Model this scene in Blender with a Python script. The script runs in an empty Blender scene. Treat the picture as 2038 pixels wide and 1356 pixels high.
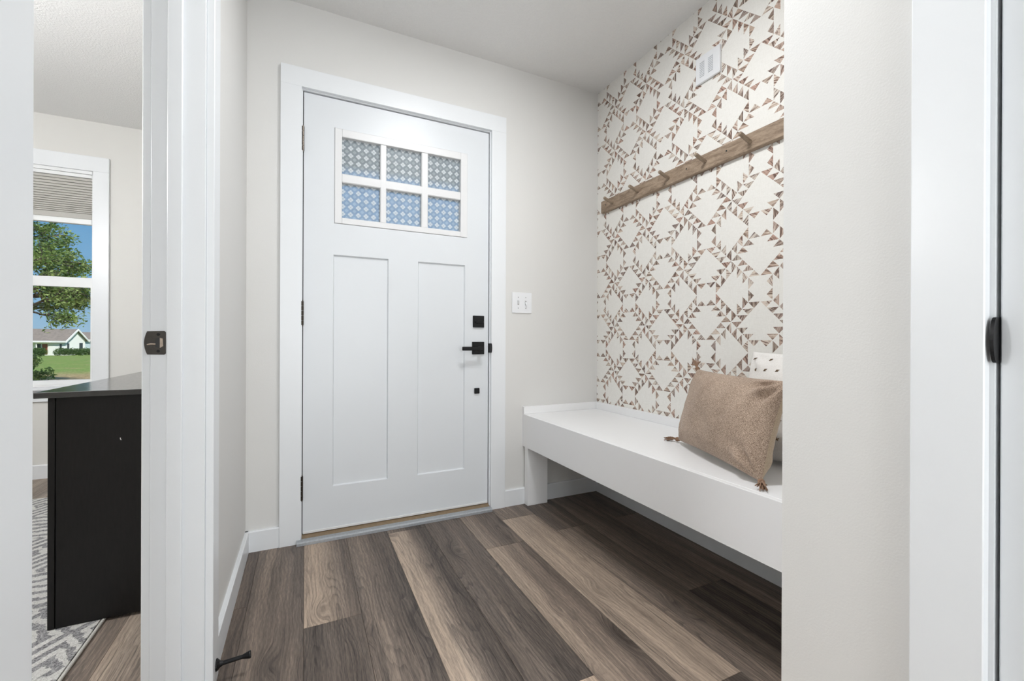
import bpy, bmesh, math, random
from mathutils import Vector, Matrix, noise
from mathutils.geometry import delaunay_2d_cdt

S = bpy.context.scene
COL = S.collection

# ------------------------------------------------------------------ camera
cam_d = bpy.data.cameras.new('camera')
cam = bpy.data.objects.new('camera', cam_d)
COL.objects.link(cam)
S.camera = cam
cam_d.sensor_width = 36.0
cam_d.lens = 862.05 / 2038 * 36.0
cam_d.clip_start = 0.02
cam_d.clip_end = 600
YAW, PITCH, ROLL = math.radians(25.519), math.radians(-0.034), math.radians(0.222)
F = Vector((math.sin(YAW) * math.cos(PITCH), math.cos(YAW) * math.cos(PITCH), math.sin(PITCH)))
R0 = Vector((math.cos(YAW), -math.sin(YAW), 0))
U0 = R0.cross(F)
RR = R0 * math.cos(ROLL) + U0 * math.sin(ROLL)
UU = -R0 * math.sin(ROLL) + U0 * math.cos(ROLL)
M = Matrix((RR, UU, -F)).transposed().to_4x4()
M.translation = (0, 0, 0.9205)
cam.matrix_world = M

# ------------------------------------------------------------------ view
S.view_settings.view_transform = 'Standard'
S.view_settings.look = 'None'
S.view_settings.exposure = 0.08
S.view_settings.gamma = 1.0
S.view_settings.use_curve_mapping = False

# ------------------------------------------------------------------ sky and sun
W = bpy.data.worlds.new('sky')
S.world = W
W.use_nodes = True
wn = W.node_tree
wn.nodes.clear()
w_out = wn.nodes.new('ShaderNodeOutputWorld')
w_bg = wn.nodes.new('ShaderNodeBackground')
w_tc = wn.nodes.new('ShaderNodeTexCoord')
w_sx = wn.nodes.new('ShaderNodeSeparateXYZ')
w_cr = wn.nodes.new('ShaderNodeValToRGB')
w_cr.color_ramp.elements[0].position = 0.0
w_cr.color_ramp.elements[0].color = (0.36, 0.52, 0.68, 1)
w_cr.color_ramp.elements[1].position = 0.32
w_cr.color_ramp.elements[1].color = (0.10, 0.31, 0.60, 1)
e = w_cr.color_ramp.elements.new(0.08)
e.color = (0.24, 0.44, 0.66, 1)
e = w_cr.color_ramp.elements.new(1.0)
e.color = (0.07, 0.22, 0.50, 1)
wn.links.new(w_tc.outputs['Generated'], w_sx.inputs[0])
wn.links.new(w_sx.outputs['Z'], w_cr.inputs[0])
wn.links.new(w_cr.outputs[0], w_bg.inputs[0])
wn.links.new(w_bg.outputs[0], w_out.inputs[0])
w_bg.inputs[1].default_value = 1.0

sun_d = bpy.data.lights.new('sun', 'SUN')
sun_d.energy = 5.5
sun_d.angle = math.radians(0.6)
sun_d.color = (1.0, 0.95, 0.87)
sun = bpy.data.objects.new('sun', sun_d)
COL.objects.link(sun)
sun.rotation_euler = Vector((-0.40, 0.62, -0.70)).to_track_quat('-Z', 'Y').to_euler()

LAMP_W = 10.0        # watts of the ceiling lamps (lights live in the lamp builder)

# added area fill light behind the camera, standing in for daylight
day_d = bpy.data.lights.new('living_room_daylight', 'AREA')
day_d.shape = 'RECTANGLE'
day_d.size, day_d.size_y = 1.05, 1.9
day_d.energy = 43.0
day_d.color = (0.93, 0.97, 1.0)
day = bpy.data.objects.new('living_room_daylight', day_d)
COL.objects.link(day)
day.location = (0.33, -2.55, 1.0)
day.rotation_euler = (math.radians(90), 0, 0)

S.cycles.max_bounces = 6
S.cycles.diffuse_bounces = 4
S.cycles.adaptive_threshold = 0.05
S.cycles.use_light_tree = False
S.cycles.glossy_bounces = 3
S.cycles.transmission_bounces = 6
S.cycles.transparent_max_bounces = 8
S.cycles.caustics_reflective = False
S.cycles.caustics_refractive = False

# ------------------------------------------------------------------ node helper
class NT:
    def __init__(self, name):
        self.mat = bpy.data.materials.new(name)
        self.mat.use_nodes = True
        self.t = self.mat.node_tree
        self.t.nodes.clear()
        self.out = self.t.nodes.new('ShaderNodeOutputMaterial')
    def n(self, kind, **kw):
        nd = self.t.nodes.new('ShaderNode' + kind)
        for k, v in kw.items():
            setattr(nd, k, v)
        return nd
    def l(self, a, b):
        self.t.links.new(a, b)
    def put(self, sock, v):
        if v is None:
            return
        if isinstance(v, bpy.types.NodeSocket):
            self.l(v, sock)
        else:
            sock.default_value = v
    def math(self, op, a, b=None, c=None, clamp=False):
        nd = self.n('Math', operation=op, use_clamp=clamp)
        self.put(nd.inputs[0], a)
        self.put(nd.inputs[1], b)
        self.put(nd.inputs[2], c)
        return nd.outputs[0]
    def vmath(self, op, a, b=None):
        nd = self.n('VectorMath', operation=op)
        self.put(nd.inputs[0], a)
        self.put(nd.inputs[1], b)
        return nd.outputs[0]
    def mix(self, f, a, b, blend='MIX'):
        nd = self.n('Mix', data_type='RGBA', blend_type=blend)
        self.put(nd.inputs[0], f)
        self.put(nd.inputs[6], a if isinstance(a, bpy.types.NodeSocket) else (*a, 1) if len(a) == 3 else a)
        self.put(nd.inputs[7], b if isinstance(b, bpy.types.NodeSocket) else (*b, 1) if len(b) == 3 else b)
        return nd.outputs[2]
    def obj(self):
        return self.n('TexCoord').outputs['Object']
    def pos(self):
        return self.n('NewGeometry').outputs['Position']
    def noise(self, vec, scale=5.0, detail=4.0, rough=0.55, dist=0.0):
        nd = self.n('TexNoise')
        if vec is not None:
            self.l(vec, nd.inputs['Vector'])
        nd.inputs['Scale'].default_value = scale
        nd.inputs['Detail'].default_value = detail
        nd.inputs['Roughness'].default_value = rough
        nd.inputs['Distortion'].default_value = dist
        return nd.outputs['Fac']
    def ramp(self, f, stops):
        nd = self.n('ValToRGB')
        el = nd.color_ramp.elements
        while len(el) < len(stops):
            el.new(0.5)
        for i, (p, c) in enumerate(stops):
            el[i].position = p
            el[i].color = (*c, 1) if len(c) == 3 else c
        self.l(f, nd.inputs[0])
        return nd.outputs[0]
    def smooth(self, v, a, b, lo=0.0, hi=1.0):
        nd = self.n('MapRange', interpolation_type='SMOOTHSTEP')
        self.put(nd.inputs[0], v)
        nd.inputs[1].default_value = a
        nd.inputs[2].default_value = b
        nd.inputs[3].default_value = lo
        nd.inputs[4].default_value = hi
        return nd.outputs[0]
    def scale(self, vec, s):
        return self.vmath('MULTIPLY', vec, s)
    def bump(self, h, strength=0.2, dist=0.01, normal=None):
        nd = self.n('Bump')
        self.l(h, nd.inputs['Height'])
        nd.inputs['Strength'].default_value = strength
        nd.inputs['Distance'].default_value = dist
        if normal is not None:
            self.l(normal, nd.inputs['Normal'])
        return nd.outputs[0]
    def bsdf(self, color=(0.8, 0.8, 0.8), rough=0.5, metal=0.0, spec=0.5, normal=None, **kw):
        p = self.n('BsdfPrincipled')
        self.put(p.inputs['Base Color'], color if isinstance(color, bpy.types.NodeSocket) else (*color, 1))
        self.put(p.inputs['Roughness'], rough)
        self.put(p.inputs['Metallic'], metal)
        self.put(p.inputs['Specular IOR Level'], spec)
        if normal is not None:
            self.l(normal, p.inputs['Normal'])
        for k, v in kw.items():
            self.put(p.inputs[k.replace('_', ' ')], v)
        self.l(p.outputs[0], self.out.inputs[0])
        return p

def simple(name, color, rough=0.5, metal=0.0, spec=0.5, var=0.0, vscale=8.0, bump=0.0, bscale=200.0):
    k = NT(name)
    c = color
    P = k.pos()
    if var > 0:
        f = k.noise(P, vscale, 3)
        c = k.mix(f, tuple(x * (1 - var) for x in color), tuple(min(1, x * (1 + var)) for x in color))
    nrm = None
    if bump > 0:
        nrm = k.bump(k.noise(P, bscale, 3), bump, 0.002)
    k.bsdf(c, rough, metal, spec, nrm)
    return k.mat

# ------------------------------------------------------------------ materials
m_wall = simple('wall_paint', (0.740, 0.733, 0.715), 0.6, var=0.015, vscale=2.0, bump=0.12, bscale=260)
m_office_wall = simple('office_wall_paint', (0.735, 0.725, 0.695), 0.6, var=0.015, vscale=2.0, bump=0.12, bscale=260)
def mat_ceiling():
    k = NT('ceiling_texture')
    P = k.pos()
    n = k.noise(P, 110, 4, 0.65)
    c = k.mix(n, (0.815, 0.81, 0.80), (0.865, 0.86, 0.85))
    k.bsdf(c, 0.8, 0, 0.2, k.bump(n, 0.7, 0.005))
    return k.mat
m_ceiling = mat_ceiling()
m_trim = simple('trim_white', (0.82, 0.84, 0.86), 0.32, var=0.008, vscale=3, bump=0.02, bscale=90)
m_door = simple('door_white', (0.73, 0.755, 0.78), 0.36, var=0.01, vscale=4, bump=0.03, bscale=120)
m_bench = simple('bench_white', (0.90, 0.90, 0.905), 0.4, var=0.01, vscale=4, bump=0.03, bscale=120)
m_plastic = simple('white_plastic', (0.84, 0.85, 0.87), 0.3, var=0.01, bump=0.01)
m_lite = simple('glazing_frame_white', (0.775, 0.775, 0.78), 0.35, var=0.01, bump=0.01)
m_vinyl = simple('window_vinyl', (0.86, 0.87, 0.87), 0.35, var=0.01, bump=0.01)
m_slot = simple('dark_slot', (0.03, 0.03, 0.03), 0.6, var=0.1)
m_grey_slot = simple('grille_grey', (0.45, 0.47, 0.50), 0.5, var=0.05)
m_gap = simple('shadow_gasket', (0.05, 0.05, 0.052), 0.7, var=0.1)
m_black = simple('black_metal', (0.010, 0.010, 0.011), 0.42, 0.5, var=0.2, vscale=60, bump=0.05, bscale=500)
m_bronze = simple('dark_bronze', (0.075, 0.062, 0.052), 0.35, 0.8, var=0.25, vscale=90)
m_strike = simple('strike_bronze', (0.075, 0.068, 0.062), 0.34, 0.75, var=0.2, vscale=120)
m_brass = simple('worn_brass', (0.46, 0.38, 0.31), 0.35, 0.6, var=0.3, vscale=150)
m_alu = simple('threshold_aluminium', (0.40, 0.42, 0.44), 0.5, 0.4, var=0.25, vscale=120, bump=0.1, bscale=300)
m_tan = simple('threshold_wood', (0.23, 0.165, 0.10), 0.5, var=0.3, vscale=60)
m_seal = simple('weatherstrip', (0.75, 0.75, 0.74), 0.5, var=0.02)
m_wing = simple('switch_marks', (0.42, 0.42, 0.42), 0.4, 0.4, var=0.05)

def mat_black_wood(name, r0, r1, spec):
    k = NT(name)
    P = k.pos()
    g = k.noise(k.scale(P, (40, 6, 6)), 4, 5)
    c = k.mix(g, (0.006, 0.0055, 0.0055), (0.016, 0.0145, 0.0135))
    k.bsdf(c, k.smooth(g, 0.2, 0.8, r0, r1), 0, spec, k.bump(g, 0.05, 0.002))
    return k.mat
m_blackwood = mat_black_wood('black_stained_wood', 0.36, 0.46, 0.28)
m_blacktop = mat_black_wood('black_lacquered_top', 0.12, 0.18, 1.0)

def mat_plank():
    k = NT('vinyl_oak_plank')
    oi = k.n('ObjectInfo')
    tc = k.n('TexCoord')
    o = tc.outputs['Object']
    sep = k.n('SeparateColor')
    k.l(oi.outputs['Color'], sep.inputs[0])
    tone, grad, warm = sep.outputs[0], sep.outputs[1], sep.outputs[2]
    seed = k.math('MULTIPLY', oi.outputs['Random'], 37.0)
    cmb = k.n('CombineXYZ')
    k.l(seed, cmb.inputs[0])
    k.l(k.math('MULTIPLY', oi.outputs['Random'], 91.0), cmb.inputs[1])
    k.l(seed, cmb.inputs[2])
    v = k.vmath('ADD', o, cmb.outputs[0])
    # knots: few, elongated along the board
    vor = k.n('TexVoronoi', feature='F1')
    k.l(k.scale(v, (7.0, 2.6, 1.0)), vor.inputs['Vector'])
    vor.inputs['Scale'].default_value = 1.0
    kd = vor.outputs['Distance']
    sc = k.n('SeparateColor')
    k.l(vor.outputs['Color'], sc.inputs[0])
    has = k.math('GREATER_THAN', sc.outputs[0], 0.42)
    ring = k.math('MULTIPLY', k.smooth(kd, 0.34, 0.0), has)
    core = k.math('MULTIPLY', k.smooth(kd, 0.085, 0.02), has)
    # warped coordinates: the grain flows round the knots
    warp = k.noise(k.scale(v, (5.0, 1.2, 1)), 1.0, 3)
    wob = k.noise(k.scale(v, (16.0, 5.0, 1)), 1.0, 4)
    sx = k.n('SeparateXYZ')
    k.l(v, sx.inputs[0])
    ux = k.math('ADD', sx.outputs[0], k.math('ADD', k.math('MULTIPLY', warp, 0.055), k.math('ADD', k.math('MULTIPLY', wob, 0.004), k.math('MULTIPLY', ring, 0.045))))
    gv = k.n('CombineXYZ')
    k.l(ux, gv.inputs[0])
    k.l(sx.outputs[1], gv.inputs[1])
    gvo = gv.outputs[0]
    broad = k.noise(k.scale(gvo, (24.0, 0.8, 1)), 1.0, 4, 0.6)
    med = k.noise(k.scale(gvo, (95.0, 2.2, 1)), 1.0, 5, 0.65)
    fine = k.noise(k.scale(gvo, (520.0, 14.0, 1)), 1.0, 3, 0.6)
    pores = k.noise(k.scale(v, (700.0, 45.0, 1)), 1.0, 2, 0.5)
    wav = k.n('TexWave', wave_type='BANDS', bands_direction='X')
    k.l(gvo, wav.inputs['Vector'])
    wav.inputs['Scale'].default_value = 26.0
    wav.inputs['Distortion'].default_value = 6.0
    wav.inputs['Detail'].default_value = 3.0
    wav.inputs['Detail Scale'].default_value = 0.6
    xo = k.n('SeparateXYZ')
    k.l(o, xo.inputs[0])
    edge = k.smooth(k.math('ADD', xo.outputs[0], k.math('MULTIPLY', k.math('SUBTRACT', warp, 0.5), 0.10)), 0.06, -0.05)
    t = k.math('ADD', k.math('MULTIPLY', k.math('SUBTRACT', edge, 0.5), grad), tone)
    t = k.math('ADD', t, k.math('MULTIPLY', k.math('SUBTRACT', broad, 0.5), 0.85))
    t = k.math('ADD', t, k.math('MULTIPLY', k.math('SUBTRACT', med, 0.5), 0.42))
    t = k.math('ADD', t, k.math('MULTIPLY', k.math('SUBTRACT', fine, 0.5), 0.50))
    t = k.math('ADD', t, k.math('MULTIPLY', k.math('SUBTRACT', wav.outputs['Fac'], 0.5), 0.10))
    # cathedral grain: contour lines of a stretched noise, strongest in patches
    cat = k.noise(k.scale(gvo, (11.0, 0.9, 1)), 1.0, 2, 0.45)
    catl = k.math('FRACT', k.math('MULTIPLY', cat, 22.0))
    catm = k.smooth(k.noise(k.scale(v, (9.0, 1.6, 1)), 1.0, 2), 0.42, 0.62)
    t = k.math('SUBTRACT', t, k.math('MULTIPLY', k.math('MULTIPLY', k.smooth(catl, 0.55, 0.95), catm), 0.16))
    streak = k.noise(k.scale(gvo, (160.0, 1.6, 1)), 1.0, 3, 0.5)
    t = k.math('SUBTRACT', t, k.math('MULTIPLY', k.smooth(streak, 0.60, 0.74), 0.30))
    flake = k.noise(k.scale(v, (330.0, 9.0, 1)), 1.0, 2, 0.5)
    t = k.math('ADD', t, k.math('MULTIPLY', k.smooth(flake, 0.64, 0.78), 0.18))
    t = k.math('SUBTRACT', t, k.math('MULTIPLY', ring, 0.22))
    t = k.math('SUBTRACT', t, k.math('MULTIPLY', core, 0.35))
    t = k.math('ADD', t, k.math('MULTIPLY', k.math('SUBTRACT', pores, 0.5), 0.42), clamp=True)
    c = k.ramp(t, [(0.0, (0.036, 0.028, 0.024)), (0.25, (0.098, 0.079, 0.067)), (0.5, (0.188, 0.152, 0.126)),
                   (0.75, (0.345, 0.278, 0.223)), (1.0, (0.54, 0.435, 0.345))])
    c = k.mix(k.math('MULTIPLY', warm, 0.6), c, k.mix(1.0, c, (1.10, 0.95, 0.84), 'MULTIPLY'))
    c = k.mix(k.math('MULTIPLY', k.smooth(k.noise(k.scale(v, (10, 1.2, 1)), 1.0, 2), 0.45, 0.7), 0.35), c, k.mix(1.0, c, (0.93, 0.99, 1.06), 'MULTIPLY'))
    k.bsdf(c, k.smooth(med, 0.2, 0.8, 0.42, 0.56), 0, 0.4, k.bump(fine, 0.12, 0.001))
    return k.mat
m_plank = mat_plank()
m_sub = simple('subfloor', (0.16, 0.12, 0.10), 0.7, var=0.2)

def mat_wallpaper():
    k = NT('quilt_wallpaper')
    P = k.pos()
    at = k.n('Attribute', attribute_name='tint')
    tint = at.outputs['Fac']
    mask = k.math('GREATER_THAN', tint, 0.001)
    rot = k.n('VectorRotate', rotation_type='X_AXIS')
    k.l(P, rot.inputs['Vector'])
    k.l(k.math('MULTIPLY', tint, 43.0), rot.inputs['Angle'])
    shift = k.n('CombineXYZ')
    k.l(k.math('MULTIPLY', tint, 77.0), shift.inputs[0])
    pv = k.vmath('ADD', rot.outputs[0], shift.outputs[0])
    st = k.noise(k.scale(pv, (1, 190.0, 14.0)), 1.0, 3, 0.6)
    bl = k.noise(k.scale(pv, (1, 70.0, 60.0)), 1.0, 4, 0.6)
    hue = k.math('FRACT', k.math('MULTIPLY', tint, 13.7))
    base = k.ramp(hue, [(0.0, (0.40, 0.32, 0.265)), (0.25, (0.52, 0.345, 0.28)), (0.5, (0.58, 0.45, 0.36)),
                        (0.72, (0.37, 0.295, 0.265)), (1.0, (0.54, 0.40, 0.325))])
    dark = k.mix(1.0, base, (0.34, 0.30, 0.29), 'MULTIPLY')
    pale = k.mix(0.70, base, (0.80, 0.73, 0.64))
    c = k.mix(k.smooth(st, 0.48, 0.60), base, dark)
    c = k.mix(k.smooth(k.math('ADD', st, k.math('MULTIPLY', k.math('SUBTRACT', 0.5, k.math('FRACT', k.math('MULTIPLY', tint, 57.3))), 0.22)), 0.49, 0.38), c, pale)
    c = k.mix(k.smooth(bl, 0.55, 0.72), c, dark)
    weave = k.math('ADD', k.noise(k.scale(P, (1, 900, 60)), 1.0, 2), k.noise(k.scale(P, (1, 60, 900)), 1.0, 2))
    ground = k.mix(k.smooth(weave, 0.7, 1.3), (0.83, 0.81, 0.765), (0.895, 0.88, 0.84))
    col = k.mix(mask, ground, c)
    k.bsdf(col, 0.75, 0, 0.25, k.bump(weave, 0.08, 0.0008))
    return k.mat
m_paper = mat_wallpaper()

def mat_oak(name, a, b, axis=(26, 3, 26)):
    k = NT(name)
    P = k.pos()
    w = k.noise(P, 7, 3)
    cv = k.n('CombineXYZ')
    for i in range(3):
        k.l(k.math('MULTIPLY', w, 0.05), cv.inputs[i])
    v = k.vmath('ADD', P, cv.outputs[0])
    g = k.noise(k.scale(v, axis), 3.0, 6, 0.65)
    f2 = k.noise(k.scale(v, tuple(x * 7 for x in axis)), 3.0, 3, 0.6)
    t = k.math('ADD', k.math('MULTIPLY', g, 0.75), k.math('MULTIPLY', f2, 0.35))
    c = k.mix(k.smooth(t, 0.35, 0.75), a, b)
    k.bsdf(c, 0.55, 0, 0.3, k.bump(t, 0.15, 0.002))
    return k.mat
m_oak = mat_oak('weathered_oak', (0.20, 0.142, 0.098), (0.44, 0.335, 0.245))
m_peg = mat_oak('oak_peg', (0.22, 0.165, 0.12), (0.42, 0.33, 0.245), (3, 26, 26))

def mat_fabric(name, a, b, sc=420.0, bump=0.5):
    k = NT(name)
    tc = k.obj()
    n1 = k.noise(k.scale(tc, (1.0, 1.0, 1.0)), sc, 2, 0.7)
    n2 = k.noise(tc, 9, 3)
    t = k.math('ADD', k.math('MULTIPLY', n1, 0.9), k.math('MULTIPLY', n2, 0.15))
    c = k.mix(k.smooth(t, 0.32, 0.75), a, b)
    k.bsdf(c, 0.9, 0, 0.1, k.bump(n1, bump, 0.002), Sheen_Weight=0.15)
    return k.mat
m_brown = mat_fabric('brown_linen', (0.19, 0.132, 0.096), (0.66, 0.51, 0.40), 420)
m_beige = mat_fabric('beige_linen', (0.46, 0.36, 0.25), (0.58, 0.46, 0.34), 300, 0.2)
m_tassel = mat_fabric('tassel_yarn', (0.17, 0.09, 0.05), (0.40, 0.26, 0.18), 500)
m_cream = mat_fabric('cream_cotton', (0.78, 0.75, 0.72), (0.87, 0.85, 0.82), 260, 0.15)
m_stitch = simple('brown_stitching', (0.16, 0.105, 0.06), 0.9, var=0.3, vscale=300)

def mat_pane_pattern():
    k = NT('patterned_door_glass')
    P = k.pos()
    s = k.n('SeparateXYZ')
    k.l(P, s.inputs[0])
    per = 1 / 0.0250
    u = k.math('MULTIPLY', k.math('ADD', s.outputs[0], s.outputs[2]), per * 0.7071)
    v = k.math('MULTIPLY', k.math('SUBTRACT', s.outputs[0], s.outputs[2]), per * 0.7071)
    fu = k.math('SUBTRACT', k.math('FRACT', k.math('ADD', u, 100.0)), 0.5)
    fv = k.math('SUBTRACT', k.math('FRACT', k.math('ADD', v, 100.0)), 0.5)
    au, av = k.math('ABSOLUTE', fu), k.math('ABSOLUTE', fv)
    par = k.math('MODULO', k.math('ADD', k.math('FLOOR', k.math('ADD', u, 100.0)), k.math('FLOOR', k.math('ADD', v, 100.0))), 2.0)
    even = k.math('LESS_THAN', par, 0.5)
    du, dv = k.math('SUBTRACT', au, 0.19), k.math('SUBTRACT', av, 0.19)
    dist = k.math('SQRT', k.math('ADD', k.math('MULTIPLY', du, du), k.math('MULTIPLY', dv, dv)))
    petal = k.math('MULTIPLY', k.smooth(dist, 0.235, 0.19), even)
    vein = k.math('MULTIPLY', k.smooth(k.math('ABSOLUTE', k.math('SUBTRACT', dist, 0.11)), 0.03, 0.01), even)
    border = k.smooth(k.math('MAXIMUM', au, av), 0.43, 0.48)
    odd = k.math('SUBTRACT', 1.0, even)
    inner = k.math('MULTIPLY', k.smooth(k.math('MAXIMUM', au, av), 0.30, 0.26), odd)
    plain = k.math('MULTIPLY', odd, k.math('GREATER_THAN', k.math('FRACT', k.math('MULTIPLY', k.math('FLOOR', k.math('ADD', u, 100.0)), 0.5)), 0.25))
    col = k.mix(petal, (0.82, 0.90, 0.94), (1.0, 1.0, 1.0))
    col = k.mix(k.math('MULTIPLY', inner, 0.5), col, (0.80, 0.88, 0.93))
    col = k.mix(k.math('MULTIPLY', plain, 0.5), col, (0.62, 0.74, 0.80))
    col = k.mix(k.math('MULTIPLY', k.math('MAXIMUM', border, vein), 0.55), col, (0.60, 0.72, 0.80))
    h = k.math('ADD', petal, k.math('MULTIPLY', border, -0.5))
    nrm = k.bump(h, 0.35, 0.001)
    tr = k.n('BsdfTransparent')
    k.l(col, tr.inputs[0])
    tl = k.n('BsdfTranslucent')
    k.l(k.mix(0.25, col, (1, 1, 1)), tl.inputs[0])
    k.l(nrm, tl.inputs['Normal'])
    gl = k.n('BsdfGlossy')
    gl.inputs['Roughness'].default_value = 0.4
    rf = k.n('BsdfRefraction')
    k.l(col, rf.inputs[0])
    rf.inputs['Roughness'].default_value = 0.25
    rf.inputs['IOR'].default_value = 1.04
    k.l(nrm, rf.inputs['Normal'])
    m0 = k.n('MixShader')
    m0.inputs[0].default_value = 0.5
    k.l(tr.outputs[0], m0.inputs[1])
    k.l(rf.outputs[0], m0.inputs[2])
    m1 = k.n('MixShader')
    k.l(k.math('ADD', k.math('MULTIPLY', petal, 0.35), 0.10), m1.inputs[0])
    k.l(m0.outputs[0], m1.inputs[1])
    k.l(tl.outputs[0], m1.inputs[2])
    m2 = k.n('MixShader')
    m2.inputs[0].default_value = 0.02
    df = k.n('BsdfDiffuse')
    df.inputs[0].default_value = (0.93, 0.97, 1.0, 1)
    k.l(nrm, df.inputs['Normal'])
    m3 = k.n('MixShader')
    k.l(k.math('ADD', k.math('MULTIPLY', k.math('MAXIMUM', petal, k.math('MULTIPLY', inner, 0.4)), 0.34), k.math('ADD', 0.15, k.math('MULTIPLY', border, 0.05))), m3.inputs[0])
    k.l(m1.outputs[0], m3.inputs[1])
    k.l(df.outputs[0], m3.inputs[2])
    k.l(m3.outputs[0], m2.inputs[1])
    k.l(gl.outputs[0], m2.inputs[2])
    k.l(m2.outputs[0], k.out.inputs[0])
    return k.mat
m_pattern_glass = mat_pane_pattern()

def mat_clear_glass():
    k = NT('window_glass')
    fr = k.n('Fresnel')
    fr.inputs[0].default_value = 1.45
    tr = k.n('BsdfTransparent')
    tr.inputs[0].default_value = (0.94, 0.97, 0.97, 1)
    gl = k.n('BsdfGlossy')
    gl.inputs['Roughness'].default_value = 0.0
    mx = k.n('MixShader')
    k.l(k.math('MULTIPLY', fr.outputs[0], 0.6), mx.inputs[0])
    k.l(tr.outputs[0], mx.inputs[1])
    k.l(gl.outputs[0], mx.inputs[2])
    k.l(mx.outputs[0], k.out.inputs[0])
    return k.mat
m_glass = mat_clear_glass()

def mat_rug():
    k = NT('tufted_rug')
    P = k.pos()
    wob = k.noise(P, 22, 4, 0.7)
    s = k.n('SeparateXYZ')
    k.l(P, s.inputs[0])
    x = k.math('ADD', s.outputs[0], k.math('MULTIPLY', k.math('SUBTRACT', wob, 0.5), 0.05))
    y = k.math('ADD', s.outputs[1], k.math('MULTIPLY', k.math('SUBTRACT', wob, 0.5), 0.05))
    def tri(v, per):
        return k.math('ABSOLUTE', k.math('SUBTRACT', k.math('MULTIPLY', k.math('FRACT', k.math('DIVIDE', v, per)), 2.0), 1.0))
    dia = k.math('ADD', tri(x, 0.26), tri(y, 0.36))
    lines = k.math('FRACT', k.math('MULTIPLY', dia, 2.6))
    f = k.smooth(lines, 0.42, 0.52)
    zone = k.smooth(tri(y, 0.72), 0.55, 0.6)
    bars = k.smooth(tri(y, 0.052), 0.45, 0.6)
    f = k.math('ADD', k.math('MULTIPLY', f, k.math('SUBTRACT', 1.0, zone)), k.math('MULTIPLY', bars, zone), clamp=True)
    pile = k.noise(P, 190, 3, 0.75)
    grey = k.mix(k.smooth(pile, 0.3, 0.7), (0.11, 0.11, 0.115), (0.50, 0.49, 0.49))
    cream = k.mix(k.smooth(pile, 0.3, 0.7), (0.55, 0.54, 0.51), (0.78, 0.77, 0.74))
    k.bsdf(k.mix(f, cream, grey), 0.95, 0, 0.1, k.bump(k.math('SUBTRACT', pile, k.math('MULTIPLY', f, 0.6)), 0.8, 0.006))
    return k.mat
m_rug = mat_rug()
m_binding = simple('rug_binding', (0.58, 0.56, 0.52), 0.85, var=0.1, vscale=150, bump=0.3, bscale=400)

def mat_blind():
    k = NT('cellular_fabric')
    P = k.pos()
    n = k.noise(P, 300, 2)
    c = k.mix(n, (0.64, 0.62, 0.58), (0.70, 0.68, 0.64))
    p = k.bsdf(c, 0.8, 0, 0.2)
    tl = k.n('BsdfTranslucent')
    tl.inputs[0].default_value = (0.6, 0.58, 0.52, 1)
    mx = k.n('MixShader')
    mx.inputs[0].default_value = 0.25
    k.l(p.outputs[0], mx.inputs[1])
    k.l(tl.outputs[0], mx.inputs[2])
    k.l(mx.outputs[0], k.out.inputs[0])
    return k.mat
m_blind = mat_blind()

def mat_grass():
    k = NT('lawn_grass')
    P = k.pos()
    s = k.n('SeparateXYZ')
    k.l(P, s.inputs[0])
    n = k.noise(k.scale(P, (1, 0.35, 1)), 1.3, 5, 0.65)
    f = k.noise(k.scale(P, (1, 0.4, 1)), 14, 4, 0.7)
    g = k.mix(k.smooth(f, 0.3, 0.7), (0.10, 0.17, 0.035), (0.27, 0.34, 0.085))
    dry = k.mix(k.smooth(f, 0.3, 0.7), (0.22, 0.15, 0.07), (0.50, 0.37, 0.20))
    yy = k.math('ADD', s.outputs[1], k.math('MULTIPLY', k.math('SUBTRACT', n, 0.5), 10.0))
    c = k.mix(k.smooth(yy, 28.0, 22.0), g, dry)
    c = k.mix(k.math('MULTIPLY', k.smooth(n, 0.5, 0.68), 0.55), c, dry)
    k.bsdf(c, 0.9, 0, 0.1)
    return k.mat
m_grass = mat_grass()

def mat_leaf(name, a, b):
    k = NT(name)
    at = k.n('Attribute', attribute_name='shade')
    c = k.mix(at.outputs['Fac'], a, b)
    p = k.bsdf(c, 0.6, 0, 0.3)
    tl = k.n('BsdfTranslucent')
    k.l(k.mix(1.0, c, (1.3, 1.4, 0.7), 'MULTIPLY'), tl.inputs[0])
    mx = k.n('MixShader')
    mx.inputs[0].default_value = 0.4
    k.l(p.outputs[0], mx.inputs[1])
    k.l(tl.outputs[0], mx.inputs[2])
    k.l(mx.outputs[0], k.out.inputs[0])
    return k.mat
m_leaf = mat_leaf('tree_leaves', (0.075, 0.14, 0.03), (0.34, 0.42, 0.15))
m_leaf2 = mat_leaf('hedge_leaves', (0.05, 0.10, 0.03), (0.14, 0.23, 0.07))
m_bark = simple('bark', (0.10, 0.075, 0.055), 0.9, var=0.4, vscale=20, bump=0.5, bscale=40)
m_siding = simple('white_siding', (0.84, 0.81, 0.80), 0.6, var=0.02)
m_blue_siding = simple('pale_blue_siding', (0.55, 0.63, 0.70), 0.6, var=0.03)
m_shingle = simple('roof_shingles', (0.23, 0.185, 0.16), 0.9, var=0.35, vscale=3)
m_red = simple('red_brown_door', (0.28, 0.07, 0.035), 0.5, var=0.1)
m_darkglass = simple('dark_window_pane', (0.035, 0.045, 0.055), 0.15, var=0.1)
m_brick = simple('tan_brick', (0.32, 0.24, 0.19), 0.8, var=0.2, vscale=4)
m_soffit = simple('porch_soffit', (0.62, 0.63, 0.63), 0.6, var=0.03)
m_outer = simple('exterior_siding', (0.70, 0.71, 0.71), 0.6, var=0.03)

# ------------------------------------------------------------------ mesh helpers
def wloc(o):
    v = Vector((0, 0, 0))
    while o is not None:
        v += Vector(o.location)
        o = o.parent
    return v

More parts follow.
